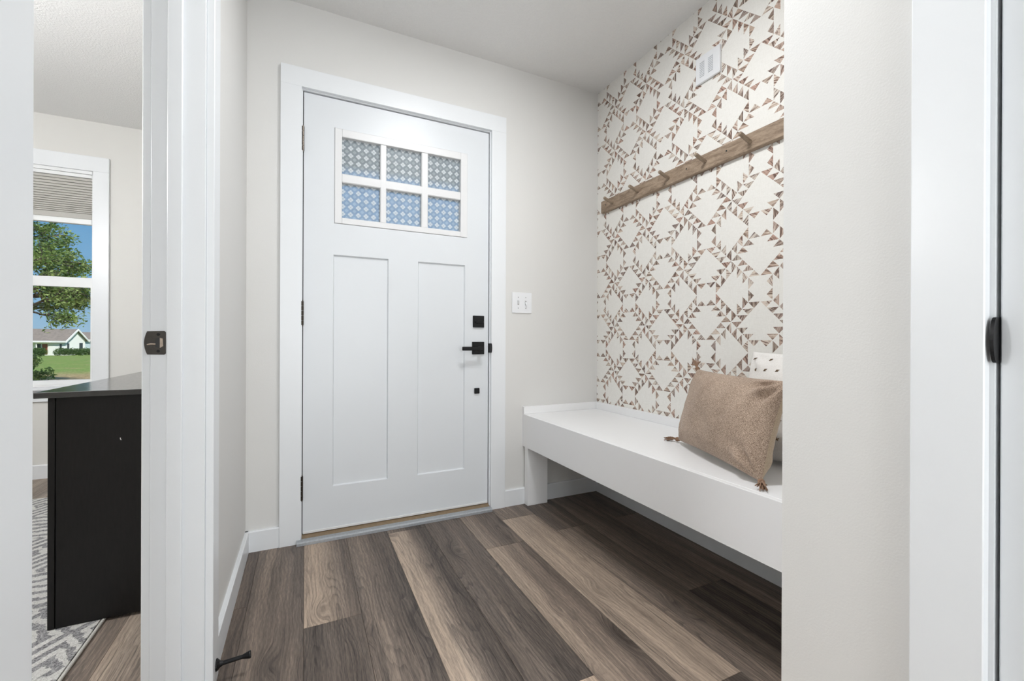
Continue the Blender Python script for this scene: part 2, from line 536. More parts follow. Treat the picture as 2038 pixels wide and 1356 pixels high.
def link(name, bm, mat, parent=None, smooth=False, origin=None):
    """one bmesh in world coordinates -> one mesh object; its origin is moved to `origin` (world)"""
    me = bpy.data.meshes.new(name)
    base = wloc(parent) if parent is not None else Vector((0, 0, 0))
    org = Vector(origin) if origin is not None else base
    bmesh.ops.translate(bm, verts=bm.verts, vec=-org)
    bm.to_mesh(me)
    bm.free()
    if smooth:
        for p in me.polygons:
            p.use_smooth = True
    if mat is not None:
        me.materials.append(mat)
    o = bpy.data.objects.new(name, me)
    COL.objects.link(o)
    o.parent = parent
    o.location = org - base
    return o

def thing(name, loc, label, cat, group=None, kind=None):
    o = bpy.data.objects.new(name, None)
    COL.objects.link(o)
    o.empty_display_size = 0.05
    o.location = loc
    tag(o, label, cat, group, kind)
    return o

def tag(o, label=None, cat=None, group=None, kind=None):
    if label:
        o['label'] = label
    if cat:
        o['category'] = cat
    if group:
        o['group'] = group
    if kind:
        o['kind'] = kind
    return o

def bx(bm, x0, x1, y0, y1, z0, z1, bev=0.0, seg=1):
    vs = [bm.verts.new((x, y, z)) for z in (z0, z1) for y in (y0, y1) for x in (x0, x1)]
    fs = [(0, 2, 3, 1), (4, 5, 7, 6), (0, 1, 5, 4), (2, 6, 7, 3), (0, 4, 6, 2), (1, 3, 7, 5)]
    faces = [bm.faces.new([vs[i] for i in f]) for f in fs]
    if bev > 0:
        es = list({e for f in faces for e in f.edges})
        bmesh.ops.bevel(bm, geom=es, offset=bev, segments=seg, affect='EDGES', profile=0.5)
    return bm

def box(name, b, mat, parent=None, bev=0.0, seg=1, origin=None):
    bm = bmesh.new()
    bx(bm, *b, bev=bev, seg=seg)
    return link(name, bm, mat, parent, origin=origin)

def boxes(name, bs, mat, parent=None, bev=0.0):
    bm = bmesh.new()
    for b in bs:
        bx(bm, *b, bev=bev)
    return link(name, bm, mat, parent)

def prism(bm, pts, axis, a0, a1):
    """extrude a polygon (2-D pts) along axis 'x','y','z' between a0 and a1"""
    def P(p, a):
        return {'x': (a, p[0], p[1]), 'y': (p[0], a, p[1]), 'z': (p[0], p[1], a)}[axis]
    lo = [bm.verts.new(P(p, a0)) for p in pts]
    hi = [bm.verts.new(P(p, a1)) for p in pts]
    n = len(pts)
    bm.faces.new(lo)
    bm.faces.new(hi[::-1])
    for i in range(n):
        bm.faces.new([lo[i], hi[i], hi[(i + 1) % n], lo[(i + 1) % n]])
    bmesh.ops.recalc_face_normals(bm, faces=bm.faces)
    return bm

def tube(bm, pts, rads, seg=8, cap=True):
    rings = []
    n = len(pts)
    for i, p in enumerate(pts):
        p = Vector(p)
        d = (Vector(pts[min(i + 1, n - 1)]) - Vector(pts[max(i - 1, 0)])).normalized()
        a = d.cross(Vector((0, 0, 1)))
        if a.length < 1e-3:
            a = d.cross(Vector((1, 0, 0)))
        a.normalize()
        b = d.cross(a)
        r = rads[i] if isinstance(rads, (list, tuple)) else rads
        rings.append([bm.verts.new(p + (a * math.cos(t) + b * math.sin(t)) * r) for t in [2 * math.pi * k / seg for k in range(seg)]])
    for i in range(n - 1):
        for k in range(seg):
            bm.faces.new([rings[i][k], rings[i][(k + 1) % seg], rings[i + 1][(k + 1) % seg], rings[i + 1][k]])
    if cap:
        bm.faces.new(rings[0][::-1])
        bm.faces.new(rings[-1])
    bmesh.ops.recalc_face_normals(bm, faces=bm.faces)
    return bm

# ------------------------------------------------------------------ dimensions (metres)
XL, XR, D, C = -0.2306, 1.6219, 2.1824, 2.44       # foyer left wall, right wall, door wall, ceiling
XLO = -0.342                                       # office side of the left wall
XS, YS = 0.900, 0.5726                             # hall wall on the right, niche end
JY0, JY1 = 0.523, 1.3366                           # office door opening along Y
OW, OC = 3.90, 2.40                                # office window wall, office ceiling
OX, OY = -3.30, -0.60                              # office left and rear walls
BACK = -2.60
CW, CT = 0.085, 0.018                              # casing width and thickness
BH, BT = 0.09, 0.014                               # baseboard height and thickness
DL, DR, DZ0, DZ1, DF = -0.0085, 0.9015, 0.034, 2.049, 2.1926   # front door leaf, face plane
JL, JR, JT = DL - 0.004, DR + 0.004, DZ1 + 0.004   # inside of the front door frame

def struct(o, label, cat='structure'):
    return tag(o, label, cat, kind='structure')

# ------------------------------------------------------------------ walls and ceilings
struct(boxes('wall_front', [
    (XLO, JL - 0.02, D, D + 0.15, 0, C), (JR + 0.02, XR + 0.14, D, D + 0.15, 0, C),
    (JL - 0.02, JR + 0.02, D, D + 0.15, JT + 0.02, C)], m_wall),
    'greige painted wall around the white front door', 'wall')
struct(boxes('wall_left', [
    (XLO, XL, JY1 + 0.018, D, 0, C), (XLO, XL, BACK, JY0 - 0.018, 0, C), (XLO, XL, JY0 - 0.018, JY1 + 0.018, 2.06, C)], m_wall),
    'narrow greige wall between office doorway and front door wall', 'wall')
wr = struct(box('wall_right', (XR + 0.0006, XR + 0.14, YS - 0.12, D, 0, C), m_wall),
            'bench niche wall covered in patterned wallpaper', 'wall')
struct(boxes('wall_near', [(XS, XS + 0.11, 0.2545 + 0.018, YS, 0, C), (XS, XS + 0.11, BACK, -0.56, 0, C), (XS, XS + 0.11, -0.56, 0.2725, 2.06, C),
                           (XS + 0.11, XR, YS - 0.11, YS, 0, C)], m_wall),
       'plain hall wall at the right edge closing off the bench niche', 'wall')
struct(box('wall_back', (XLO, XR + 0.14, BACK - 0.1, BACK, 0, C), m_wall), 'unseen wall added behind the camera to keep the sun out', 'wall')  # added to close the open hall so no sun gets in
struct(box('wall_closet', (XS + 0.7, XS + 0.8, BACK, YS - 0.11, 0, C), m_wall), 'closet rear wall behind the hall door', 'wall')
struct(box('ceiling', (XLO, XR + 0.14, BACK - 0.1, D + 0.15, C, C + 0.12), m_ceiling), 'textured white ceiling of the entry', 'ceiling')

# office shell
WX0, WX1, WZ0, WZ1 = -2.22, -1.306, 0.600, 2.058   # window opening
struct(boxes('wall_office_front', [
    (OX - 0.1, WX0, OW, OW + 0.15, 0, OC), (WX1, XLO + 0.13, OW, OW + 0.15, 0, OC),
    (WX0, WX1, OW, OW + 0.15, 0, WZ0), (WX0, WX1, OW, OW + 0.15, WZ1, OC)], m_office_wall),
    'cream office wall holding the window', 'wall')
struct(box('wall_office_right', (XLO, XLO + 0.13, D + 0.15, OW, 0, OC), m_office_wall), 'office side wall next to the porch', 'wall')
struct(box('wall_office_left', (OX - 0.1, OX, OY, OW, 0, OC), m_office_wall), 'office far side wall', 'wall')
struct(box('wall_office_rear', (OX - 0.1, XLO, OY - 0.1, OY, 0, OC), m_office_wall), 'office rear wall', 'wall')
struct(box('ceiling_office', (OX - 0.1, XLO, OY - 0.1, OW + 0.15, OC, OC + 0.16), m_ceiling), 'textured white ceiling of the office', 'ceiling')

# ------------------------------------------------------------------ floor of vinyl planks
fl = struct(boxes('floor', [(XLO - 0.0, XR + 0.1, BACK, D + 0.15, -0.12, -0.008), (OX - 0.1, XLO, OY - 0.1, OW + 0.1, -0.12, -0.008)], m_sub),
            'grey-brown wood-look vinyl plank floor', 'floor')
random.seed(11)
EDGES = [-0.357, -0.177, -0.0015, 0.1745, 0.3565, 0.5385, 0.7203, 0.9095, 1.0987, 1.2800, 1.4620, 1.6440]
PL = 1.206
JOINT = [1.7346, 1.17, 1.528, 1.02, 0.90, 0.977, 1.767, 2.018, 1.797, 1.159, 1.800]
TONE = {  # column: {plank index counted from the joint (0 = far side of the joint, -1 = next nearer)}: (tone, gradient, warmth)
    0: {0: (0.40, 0.1, 0.5), -1: (0.30, 0.05, 0.9)},
    1: {0: (0.43, -0.12, 0.4), -1: (0.45, 0.1, 0.4)},
    2: {0: (0.70, 0.50, 0.45), -1: (0.33, -0.02, 0.3)},
    3: {0: (0.44, 0.22, 0.3), -1: (0.42, 0.2, 0.3)},
    4: {0: (0.56, 0.72, 0.3), -1: (0.6, 0.6, 0.4)},
    5: {0: (0.32, 0.12, 0.25), -1: (0.95, 0.1, 0.8)},
    6: {0: (0.46, 0.25, 0.5), -1: (0.52, 0.30, 0.5)},
    7: {0: (0.50, 0.1, 0.4), -1: (0.78, -0.12, 0.4), -2: (0.26, 0, 0.3)},
    8: {0: (0.36, 0.0, 0.4), -1: (0.46, 0.1, 0.4)},
    9: {0: (0.42, 0.1, 0.5), -1: (0.26, 0.0, 0.5)},
    10: {0: (0.34, 0.0, 0.4), -1: (0.48, 0.0, 0.6)},
}
plank_cache = {}
def plank(x0, x1, y0, y1, tone):
    w, l = round(x1 - x0, 4), round(y1 - y0, 4)
    if l < 0.02:
        return
    if (w, l) not in plank_cache:
        bm = bmesh.new()
        g = 0.0004
        top = [(-w / 2 + g + 0.0012, -l / 2 + g + 0.0012), (w / 2 - g - 0.0012, -l / 2 + g + 0.0012), (w / 2 - g - 0.0012, l / 2 - g - 0.0012), (-w / 2 + g + 0.0012, l / 2 - g - 0.0012)]
        mid = [(-w / 2 + g, -l / 2 + g), (w / 2 - g, -l / 2 + g), (w / 2 - g, l / 2 - g), (-w / 2 + g, l / 2 - g)]
        a = [bm.verts.new((*p, 0)) for p in top]
        b = [bm.verts.new((*p, -0.0007)) for p in mid]
        c = [bm.verts.new((*p, -0.0075)) for p in mid]
        bm.faces.new(a)
        for p, q in ((a, b), (b, c)):
            for i in range(4):
                bm.faces.new([p[i], q[i], q[(i + 1) % 4], p[(i + 1) % 4]])
        bmesh.ops.recalc_face_normals(bm, faces=bm.faces)
        me = bpy.data.meshes.new('plank')
        bm.to_mesh(me)
        bm.free()
        me.materials.append(m_plank)
        plank_cache[(w, l)] = me
    o = bpy.data.objects.new('plank', plank_cache[(w, l)])
    COL.objects.link(o)
    o.parent = fl
    o.location = ((x0 + x1) / 2, (y0 + y1) / 2, 0)
    o.color = (max(0, min(1, tone[0])), tone[1], tone[2], 1)

for ci in range(11):
    x0, x1 = EDGES[ci], EDGES[ci + 1]
    x0 = max(x0, XLO + 0.001)
    j = JOINT[ci]
    idx = 0
    y0 = j
    while y0 > BACK:
        y0 -= PL
        idx -= 1
    while y0 < D:
        a, b = max(y0, BACK), min(y0 + PL, D + 0.02)
        t = TONE[ci].get(idx, (random.uniform(0.28, 0.75), random.uniform(-0.1, 0.4), random.uniform(0.2, 0.6)))
        if b > a:
            plank(x0, x1, a, b, t)
        y0 += PL
        idx += 1
x1 = XLO
ci = 0
while x1 > OX:
    x0 = max(x1 - 0.181, OX)
    y0 = OY - random.uniform(0, PL)
    while y0 < OW:
        a, b = max(y0, OY), min(y0 + PL, OW)
        plank(x0, x1, a, b, (random.uniform(0.50, 0.74), random.uniform(0.0, 0.25), random.uniform(0.0, 0.12)))
        y0 += PL
    x1 = x0
    ci += 1

# ------------------------------------------------------------------ wallpaper: every printed triangle is a face of the sheet
def make_wallpaper():
    A = 0.256
    u = A / (5 * math.sqrt(2)) * math.sqrt(0.5)      # half diagonal step in each axis
    oy, oz = 1.2509, 1.2574
    y_lo, y_hi, z_lo, z_hi = YS, D, 0.0, C
    rnd = random.Random(5)
    vs = [Vector((y_lo, z_lo)), Vector((y_hi, z_lo)), Vector((y_hi, z_hi)), Vector((y_lo, z_hi))]
    faces = [[0, 1, 2, 3]]
    tints = [0.0]
    for i in range(-4, 6):
        for j in range(-7, 7):
            cy, cz = oy + i * A, oz + j * A
            chir = (i + j) % 2
            for q in range(4):
                ca, sa = [(1, 0), (0, 1), (-1, 0), (0, -1)][q]
                for kk in range(1, 5):
                    k = kk
                    # screen frame: s = to the right (towards -Y), t = up.  SE arm: direction (1,-1)
                    Pk = lambda n, ne=0, sw=0: (n * 1 + ne * 1 - sw * 1, -n * 1 + ne * 1 - sw * 1)
                    triA = [Pk(k - 1), Pk(k, ne=1), Pk(k - 1, ne=1)]
                    triB = [Pk(k - 1), Pk(k), Pk(k, sw=1)]
                    for tri in (triA, triB):
                        pts = []
                        for (s, t) in tri:
                            s, t = s * ca - t * sa, s * sa + t * ca
                            if chir:
                                s = -s
                            pts.append(Vector((cy - s * u, cz + t * u)))
                        g = (pts[0] + pts[1] + pts[2]) / 3
                        sh = rnd.uniform(0.91, 0.98)
                        pts = [g + (p - g) * sh for p in pts]
                        if g.x < y_lo - A / 4 or g.x > y_hi + A / 4 or g.y < z_lo - A / 4 or g.y > z_hi + A / 4:
                            continue
                        cr = (pts[1] - pts[0]).cross(pts[2] - pts[0])
                        if cr < 0:
                            pts = pts[::-1]
                        n = len(vs)
                        vs += pts
                        faces.append([n, n + 1, n + 2])
                        tints.append(rnd.uniform(0.02, 1.0))
    ov, oe, of, _, _, src = delaunay_2d_cdt(vs, [], faces, 1, 1e-6)
    verts = [(XR, v.x, v.y) for v in ov]
    polys, tv = [], []
    for f, s in zip(of, src):
        if 0 not in s:
            continue
        polys.append(f[::-1])
        o = [x for x in s if x != 0]
        tv.append(tints[o[0]] if o else 0.0)
    me = bpy.data.meshes.new('wallpaper')
    me.from_pydata(verts, [], polys)
    at = me.attributes.new('tint', 'FLOAT', 'FACE')
    for i, t in enumerate(tv):
        at.data[i].value = t
    me.materials.append(m_paper)
    o = bpy.data.objects.new('wallpaper', me)
    COL.objects.link(o)
    o.parent = wr
    return o
tag(make_wallpaper(), 'cream wallpaper printed with quilt-like brown and rose triangles')

# ------------------------------------------------------------------ baseboards
def baseboard(name, segs, label):
    bm = bmesh.new()
    for (axis, face, sgn, a0, a1) in segs:
        # profile in (outward, z) with an eased top edge
        pr = [(0, 0), (BT, 0), (BT, BH - 0.004), (BT - 0.003, BH), (0, BH)]
        b2 = bmesh.new()
        pts = [(face + sgn * p[0], p[1]) for p in pr]
        prism(b2, pts, axis, a0, a1)
        me = bpy.data.meshes.new('tmp')
        b2.to_mesh(me)
        b2.free()
        bm.from_mesh(me)
        bpy.data.meshes.remove(me)
    return struct(link(name, bm, m_trim), label, 'baseboard')
def bb_y(face, sgn, a0, a1):
    return ('y', face, sgn, a0, a1)
def bb_x(face, sgn, a0, a1):
    return ('x', face, sgn, a0, a1)
baseboard('baseboard_left', [bb_y(XL, 1, JY1 + 0.005 + 0.080, D)], 'white baseboard along the left entry wall')
baseboard('baseboard_front', [bb_x(D, -1, XL, JL - 0.003 - CW), bb_x(D, -1, JR + 0.003 + CW, XR)], 'white baseboard along the front door wall')
baseboard('baseboard_right', [bb_y(XR, -1, YS, D)], 'white baseboard along the niche wall under the bench')
baseboard('baseboard_office', [bb_x(OW, -1, OX, XLO)], 'white baseboard below the office window')

# ------------------------------------------------------------------ front door
door = thing('door_1', ((DL + DR) / 2, DF, 0), 'white craftsman front door with six patterned glass lites', 'door', kind='structure')
y0, y1 = DF, DF + 0.045
LX0, LX1, LZ0, LZ1 = 0.121, 0.780, 1.466, 1.915     # glazed light opening
P1, P2, PZ0, PZ1 = (0.117, 0.370), (0.516, 0.768), 0.233, 1.319
bm = bmesh.new()
for b in [(DL, P1[0], y0, y1, DZ0, DZ1), (P2[1], DR, y0, y1, DZ0, DZ1),
          (P1[0], P2[1], y0, y1, DZ0, PZ0), (P1[1], P2[0], y0, y1, PZ0, PZ1), (P1[0], P2[1], y0, y1, PZ1, LZ0), (P1[0], P2[1], y0, y1, LZ1, DZ1),
          (P1[0], LX0, y0, y1, LZ0, LZ1)]:
    bx(bm, *b)
bmesh.ops.remove_doubles(bm, verts=bm.verts, dist=1e-5)
link('door_leaf', bm, m_door, door)
for p in (P1, P2):
    bm = bmesh.new()
    # recessed flat panel with small sloping sticking all round
    e = 0.005
    f0 = [(p[0], PZ0), (p[1], PZ0), (p[1], PZ1), (p[0], PZ1)]
    f1 = [(p[0] + e, PZ0 + e), (p[1] - e, PZ0 + e), (p[1] - e, PZ1 - e), (p[0] + e, PZ1 - e)]
    a = [bm.verts.new((x, y0 + 0.0005, z)) for x, z in f0]
    b = [bm.verts.new((x, y0 + 0.009, z)) for x, z in f1]
    c = [bm.verts.new((x, y1, z)) for x, z in f0]
    bm.faces.new(b)
    bm.faces.new(c[::-1])
    for i in range(4):
        bm.faces.new([a[i], b[i], b[(i + 1) % 4], a[(i + 1) % 4]])
        bm.faces.new([a[i], a[(i + 1) % 4], c[(i + 1) % 4], c[i]])
    bmesh.ops.recalc_face_normals(bm, faces=bm.faces)
    link('panel', bm, m_door, door)
# glazing frame with muntins
GX = [(0.154, 0.329), (0.359, 0.532), (0.567, 0.741)]
GZ = [(1.4955, 1.6625), (1.7055, 1.8765)]
fr = thing('glazing_frame', (0.45, 0, 1.69), None, None)
fr.parent = door
bm = bmesh.new()
g = 0.0012
yf = y0 - 0.004
bx(bm, LX0 + g, GX[0][0], yf, y1, LZ0 + g, LZ1 - g, 0.002)
bx(bm, GX[2][1], LX1 - g, yf, y1, LZ0 + g, LZ1 - g, 0.002)
bx(bm, GX[0][0], GX[2][1], yf, y1, LZ0 + g, GZ[0][0], 0.002)
bx(bm, GX[0][0], GX[2][1], yf, y1, GZ[1][1], LZ1 - g, 0.002)
fr_o = link('lite_frame', bm, m_lite, door)
bpy.data.objects.remove(fr)
bm = bmesh.new()
bx(bm, GX[0][0] - 0.002, GX[2][1] + 0.002, yf + 0.003, y1 - 0.002, GZ[0][1], GZ[1][0], 0.004)
link('muntin', bm, m_lite, fr_o)
for k in range(2):
    bm = bmesh.new()
    bx(bm, GX[k][1], GX[k + 1][0], yf + 0.0024, y1 - 0.001, GZ[0][0] - 0.002, GZ[1][1] + 0.002, 0.004)
    link('muntin', bm, m_lite, fr_o)
for gx in GX:
    for gz in GZ:
        box('glass_pane', (gx[0] - 0.001, gx[1] + 0.001, y0 + 0.018, y0 + 0.022, gz[0] - 0.001, gz[1] + 0.001), m_pattern_glass, fr_o)
# hinges on the left edge
for zc in (1.834, 1.040, 0.243):
    bm = bmesh.new()
    for s in range(5):
        z = zc - 0.055 + s * 0.022
        tube(bm, [(DL - 0.004, y0 - 0.006, z + 0.0006), (DL - 0.004, y0 - 0.006, z + 0.0214)], 0.0062, 10)
    tube(bm, [(DL - 0.004, y0 - 0.006, zc + 0.055), (DL - 0.004, y0 - 0.006, zc + 0.060)], 0.0045, 10)
    tube(bm, [(DL - 0.004, y0 - 0.006, zc - 0.060), (DL - 0.004, y0 - 0.006, zc - 0.055)], 0.0045, 10)
    bx(bm, DL - 0.0035, DL - 0.0005, y0 - 0.002, y0 + 0.03, zc - 0.055, zc + 0.055)
    tag(link('hinge', bm, m_bronze, door), 'dark bronze hinge')
# deadbolt, lever and lower plate
db = link('deadbolt', bx(bmesh.new(), 0.8115, 0.8755, y0 - 0.010, y0, 0.989, 1.052, 0.002), m_black, door)
bm = bmesh.new()
bx(bm, 0.821, 0.866, y0 - 0.024, y0 - 0.016, 1.011, 1.024, 0.002)
tube(bm, [(0.8435, y0 - 0.016, 1.0175), (0.8435, y0 - 0.009, 1.0175)], 0.008, 12)
link('thumbturn', bm, m_black, db)
hs = link('handle_set', bx(bmesh.new(), 0.8075, 0.8765, y0 - 0.010, y0, 0.844, 0.911, 0.002), m_black, door)
bm = bmesh.new()
tube(bm, [(0.842, y0 - 0.052, 0.876), (0.842, y0 - 0.009, 0.876)], 0.011, 14)
bx(bm, 0.735, 0.856, y0 - 0.062, y0 - 0.050, 0.866, 0.886, 0.0025)
tag(link('lever', bm, m_black, hs), 'flat black door lever')
box('lower_plate', (0.8215, 0.8505, y0 - 0.010, y0, 0.6325, 0.6625), m_black, door, bev=0.002)
# door bottom sweep
box('door_sweep', (DL + 0.002, DR - 0.002, y0 - 0.004, y0 + 0.006, DZ0 - 0.002, DZ0 + 0.008), m_seal, door, bev=0.001)

# frame and casing of the front door
t1 = thing('trim_1', ((JL + JR) / 2, D, 0), 'flat white casing and frame around the front door', 'door frame', kind='structure')
ci0, ci1, ct = JL - 0.004, JR + 0.004, JT + 0.005
box('side_casing', (ci0 - CW, ci0, D - CT, D, 0, ct), m_trim, t1, bev=0.0006)
box('side_casing', (ci1, ci1 + CW, D - CT, D, 0, ct), m_trim, t1, bev=0.0006)
box('head_casing', (ci0 - CW, ci1 + CW, D - CT, D, ct + 0.0001, ct + CW), m_trim, t1, bev=0.0006)
box('jamb', (JL - 0.02, JL, D, D + 0.15, 0, JT), m_trim, t1)
box('jamb', (JR, JR + 0.02, D, D + 0.15, 0, JT), m_trim, t1)
box('head_jamb', (JL - 0.02, JR + 0.02, D, D + 0.15, JT, JT + 0.02), m_trim, t1)
boxes('gasket_gap_shade', [(JL, JL + 0.014, y1 + 0.002, D + 0.10, 0.03, JT), (JR - 0.014, JR, y1 + 0.002, D + 0.10, 0.03, JT), (JL, JR, y1 + 0.002, D + 0.10, JT - 0.014, JT),
    (JL, DL - 0.0006, y0 + 0.003, y1 + 0.002, 0.03, JT), (DR + 0.0012, JR, y0 + 0.010, y1 + 0.002, 0.03, JT)], m_gap, t1)  # last two strips paint the shade in the gaps beside the leaf
bm = bmesh.new()
pts = [(y0 - 0.030 + 0.028, 0.845)]
prism(bm, [(D - 0.024, 0.853), (D - 0.030, 0.862), (D - 0.032, 0.878), (D - 0.030, 0.894), (D - 0.024, 0.903), (D + 0.02, 0.903), (D + 0.02, 0.853)], 'x', JR - 0.0005, JR + 0.0035)
tag(link('strike_plate', bm, m_black, t1), 'black strike plate lip')
# threshold
th = thing('threshold', (0.45, D, 0), 'wood and grey aluminium threshold under the front door', 'threshold', kind=None)
bm = bmesh.new()
prism(bm, [(D - 0.043, 0.0003), (D - 0.043, 0.012), (D - 0.036, 0.0165), (D - 0.013, 0.0195), (D - 0.013, 0.0003)], 'x', JL - 0.020, JR + 0.004)
link('nosing', bm, m_alu, th)
bm = bmesh.new()
prism(bm, [(D - 0.0128, 0.0003), (D - 0.0128, 0.0195), (D + 0.012, 0.0295), (D + 0.15, 0.0295), (D + 0.15, 0.0003)], 'x', JL + 0.0005, JR - 0.0005)
link('sill', bm, m_tan, th)

# ------------------------------------------------------------------ light switch
sw = thing('light_switch', (1.1007, D, 1.1313), 'white double light switch plate beside the front door', 'light switch')
box('cover_plate', (1.0395, 1.162, D - 0.006, D, 1.0735, 1.189), m_plastic, sw, bev=0.002, seg=2)
for sx in (1.0775, 1.124):
    bm = bmesh.new()
    bx(bm, sx - 0.005, sx + 0.005, D - 0.0068, D - 0.0055, 1.119, 1.1435)
    o = link('toggle_slot', bm, m_wing, sw)
    bm = bmesh.new()
    vs = [(D - 0.006, 1.124), (D - 0.006, 1.139), (D - 0.016, 1.147 if sx < 1.1 else 1.122), (D - 0.016, 1.141 if sx < 1.1 else 1.116)]
    prism(bm, vs, 'x', sx - 0.0035, sx + 0.0035)
    link('toggle', bm, m_plastic, o)
    for sz in (1.101, 1.1615):
        bm = bmesh.new()
        tube(bm, [(sx, D - 0.0070, sz), (sx, D - 0.0055, sz)], 0.0028, 10)
        link('screw', bm, m_wing, sw)

# ------------------------------------------------------------------ bench
BX, BTOP, BBOT = 1.1086, 0.505, 0.3245
be = thing('bench', (1.36, 1.4, 0), 'long white built-in bench in the wallpapered niche', 'bench')
box('seat', (BX + 0.0195, XR - 0.0005, YS + 0.0005, D - 0.0005, BTOP - 0.019, BTOP), m_bench, be, bev=0.0012)
box('fascia', (BX, BX + 0.019, YS + 0.0005, D - 0.0005, BBOT, BTOP), m_bench, be, bev=0.0008)
box('end_cleat', (BX + 0.001, XR - 0.0005, D - 0.018, D - 0.0005, BTOP + 0.0003, 0.5465), m_bench, be, bev=0.001)
box('rear_cleat', (XR - 0.018, XR - 0.0005, YS + 0.0005, D - 0.0185, BTOP + 0.0003, 0.5465), m_bench, be, bev=0.001)
box('leg', (1.116, 1.2432, 2.129, D - BT - 0.0005, 0.0005, BTOP - 0.0195), m_bench, be, bev=0.001)
box('leg', (1.1285, 1.2432, YS + 0.001, YS + 0.052, 0.0005, BTOP - 0.0195), m_bench, be, bev=0.001)

# ------------------------------------------------------------------ peg rail
RF = 1.6019
pr = thing('peg_rail', (RF + 0.01, 1.5, 1.72), 'weathered oak rail with pegs on the wallpapered wall', 'coat rack')
bm = bmesh.new()
prism(bm, [(XR - 0.0005, 1.683), (RF + 0.004, 1.683), (RF, 1.687), (RF, 1.7515), (RF + 0.004, 1.7555), (XR - 0.0005, 1.7555)], 'y', 0.80, 2.1195)
link('board', bm, m_oak, pr)
PY = [2.0133, 1.8005, 1.5855, 1.3690, 1.1544, 0.94]
for y in PY:
    a = math.radians(20)
    d = Vector((-math.cos(a), 0, math.sin(a)))
    p = Vector((RF + 0.001, y, 1.717))
    bm = bmesh.new()
    tube(bm, [p, p + d * 0.062, p + d * 0.066], [0.0085, 0.0085, 0.0072], 14)
    link('peg', bm, m_peg, pr, smooth=False)
for y in (2.0752, 1.4745, 1.262):
    bm = bmesh.new()
    tube(bm, [(RF - 0.0006, y, 1.7235), (RF + 0.002, y, 1.7235)], 0.0038, 12)
    tag(link('screw', bm, m_slot, pr), 'dark screw head')

# ------------------------------------------------------------------ door chime box high on the wallpaper
ch = thing('door_chime', (XR, 1.367, 2.15), 'white grilled chime box high on the wallpapered wall', 'door chime')
cx = XR - 0.013
box('housing', (cx, XR - 0.0005, 1.3035, 1.4305, 2.0865, 2.2065), m_plastic, ch, bev=0.003, seg=2)
for ya in (1.395, 1.350):
    o = box('grille', (cx - 0.0006, cx + 0.002, ya - 0.012, ya + 0.012, 2.112, 2.180), m_grey_slot, ch)
    for k in range(9):
        z = 2.1145 + k * 0.0077
        box('slat', (cx - 0.0018, cx + 0.001, ya - 0.0115, ya + 0.0115, z, z + 0.0042), m_plastic, o)

# ------------------------------------------------------------------ pillows
def pillow_parts(name, label, cat, loc, right, up, w, h, t, m_front, m_rear, seed, group=None, seam=0.0, front_name='front_cover', rear_name='rear_cover', wr_amp=0.006):
    """right/up: unit vectors of the pillow's own plane seen from its front; origin at the middle of the lower edge"""
    right, up = Vector(right).normalized(), Vector(up).normalized()
    nrm = right.cross(up).normalized()
    nrm = nrm if nrm.dot(Vector((-1, -0.3, 0))) > 0 else -nrm
    th_ = thing(name, loc, label, cat, group)
    L = Vector(loc)
    N = 44
    def surf(a, b, side):
        # a, b in -1..1
        inx = 1 - 0.045 * (1 - b * b)
        iny = 1 - 0.045 * (1 - a * a)
        prof = max(0.0, (1 - abs(a) ** 2.4)) ** 0.55 * max(0.0, (1 - abs(b) ** 2.4)) ** 0.55
        q = Vector((a * 2.1 + seed, b * 1.7, side))
        wr_ = noise.noise(q * 1.3) * wr_amp + noise.noise(q * 3.1) * wr_amp * 0.5
        # creases running in from the corners
        cr = 0.0
        for (ca, cb) in ((1, 1), (1, -1), (-1, 1), (-1, -1)):
            da, db_ = a - ca, b - cb
            rr = math.hypot(da * 1.3, db_)
            ang = math.atan2(db_, da * 1.3)
            cr += math.sin(ang * 9 + seed + ca) * 0.017 * math.exp(-((rr - 0.33) / 0.22) ** 2) * (1.0 if ca > 0 else 0.35)
        z = side * t * prof + (wr_ + cr * side) * min(1, prof * 2.2)
        return L + right * (a * inx * w / 2) + up * (h / 2 + b * iny * h / 2) + nrm * z
    objs = []
    for side, nm, mt in ((1, front_name, m_front), (-1, rear_name, m_rear)):
        bm = bmesh.new()
        g = [[bm.verts.new(surf(math.sin((i / N - 0.5) * math.pi), math.sin((j / N - 0.5) * math.pi), side)) for j in range(N + 1)] for i in range(N + 1)]
        for i in range(N):
            for j in range(N):
                f = [g[i][j], g[i + 1][j], g[i + 1][j + 1], g[i][j + 1]]
                bm.faces.new(f if side > 0 else f[::-1])
        objs.append(link(nm, bm, mt, th_, smooth=True))
    return th_, objs, surf, nrm

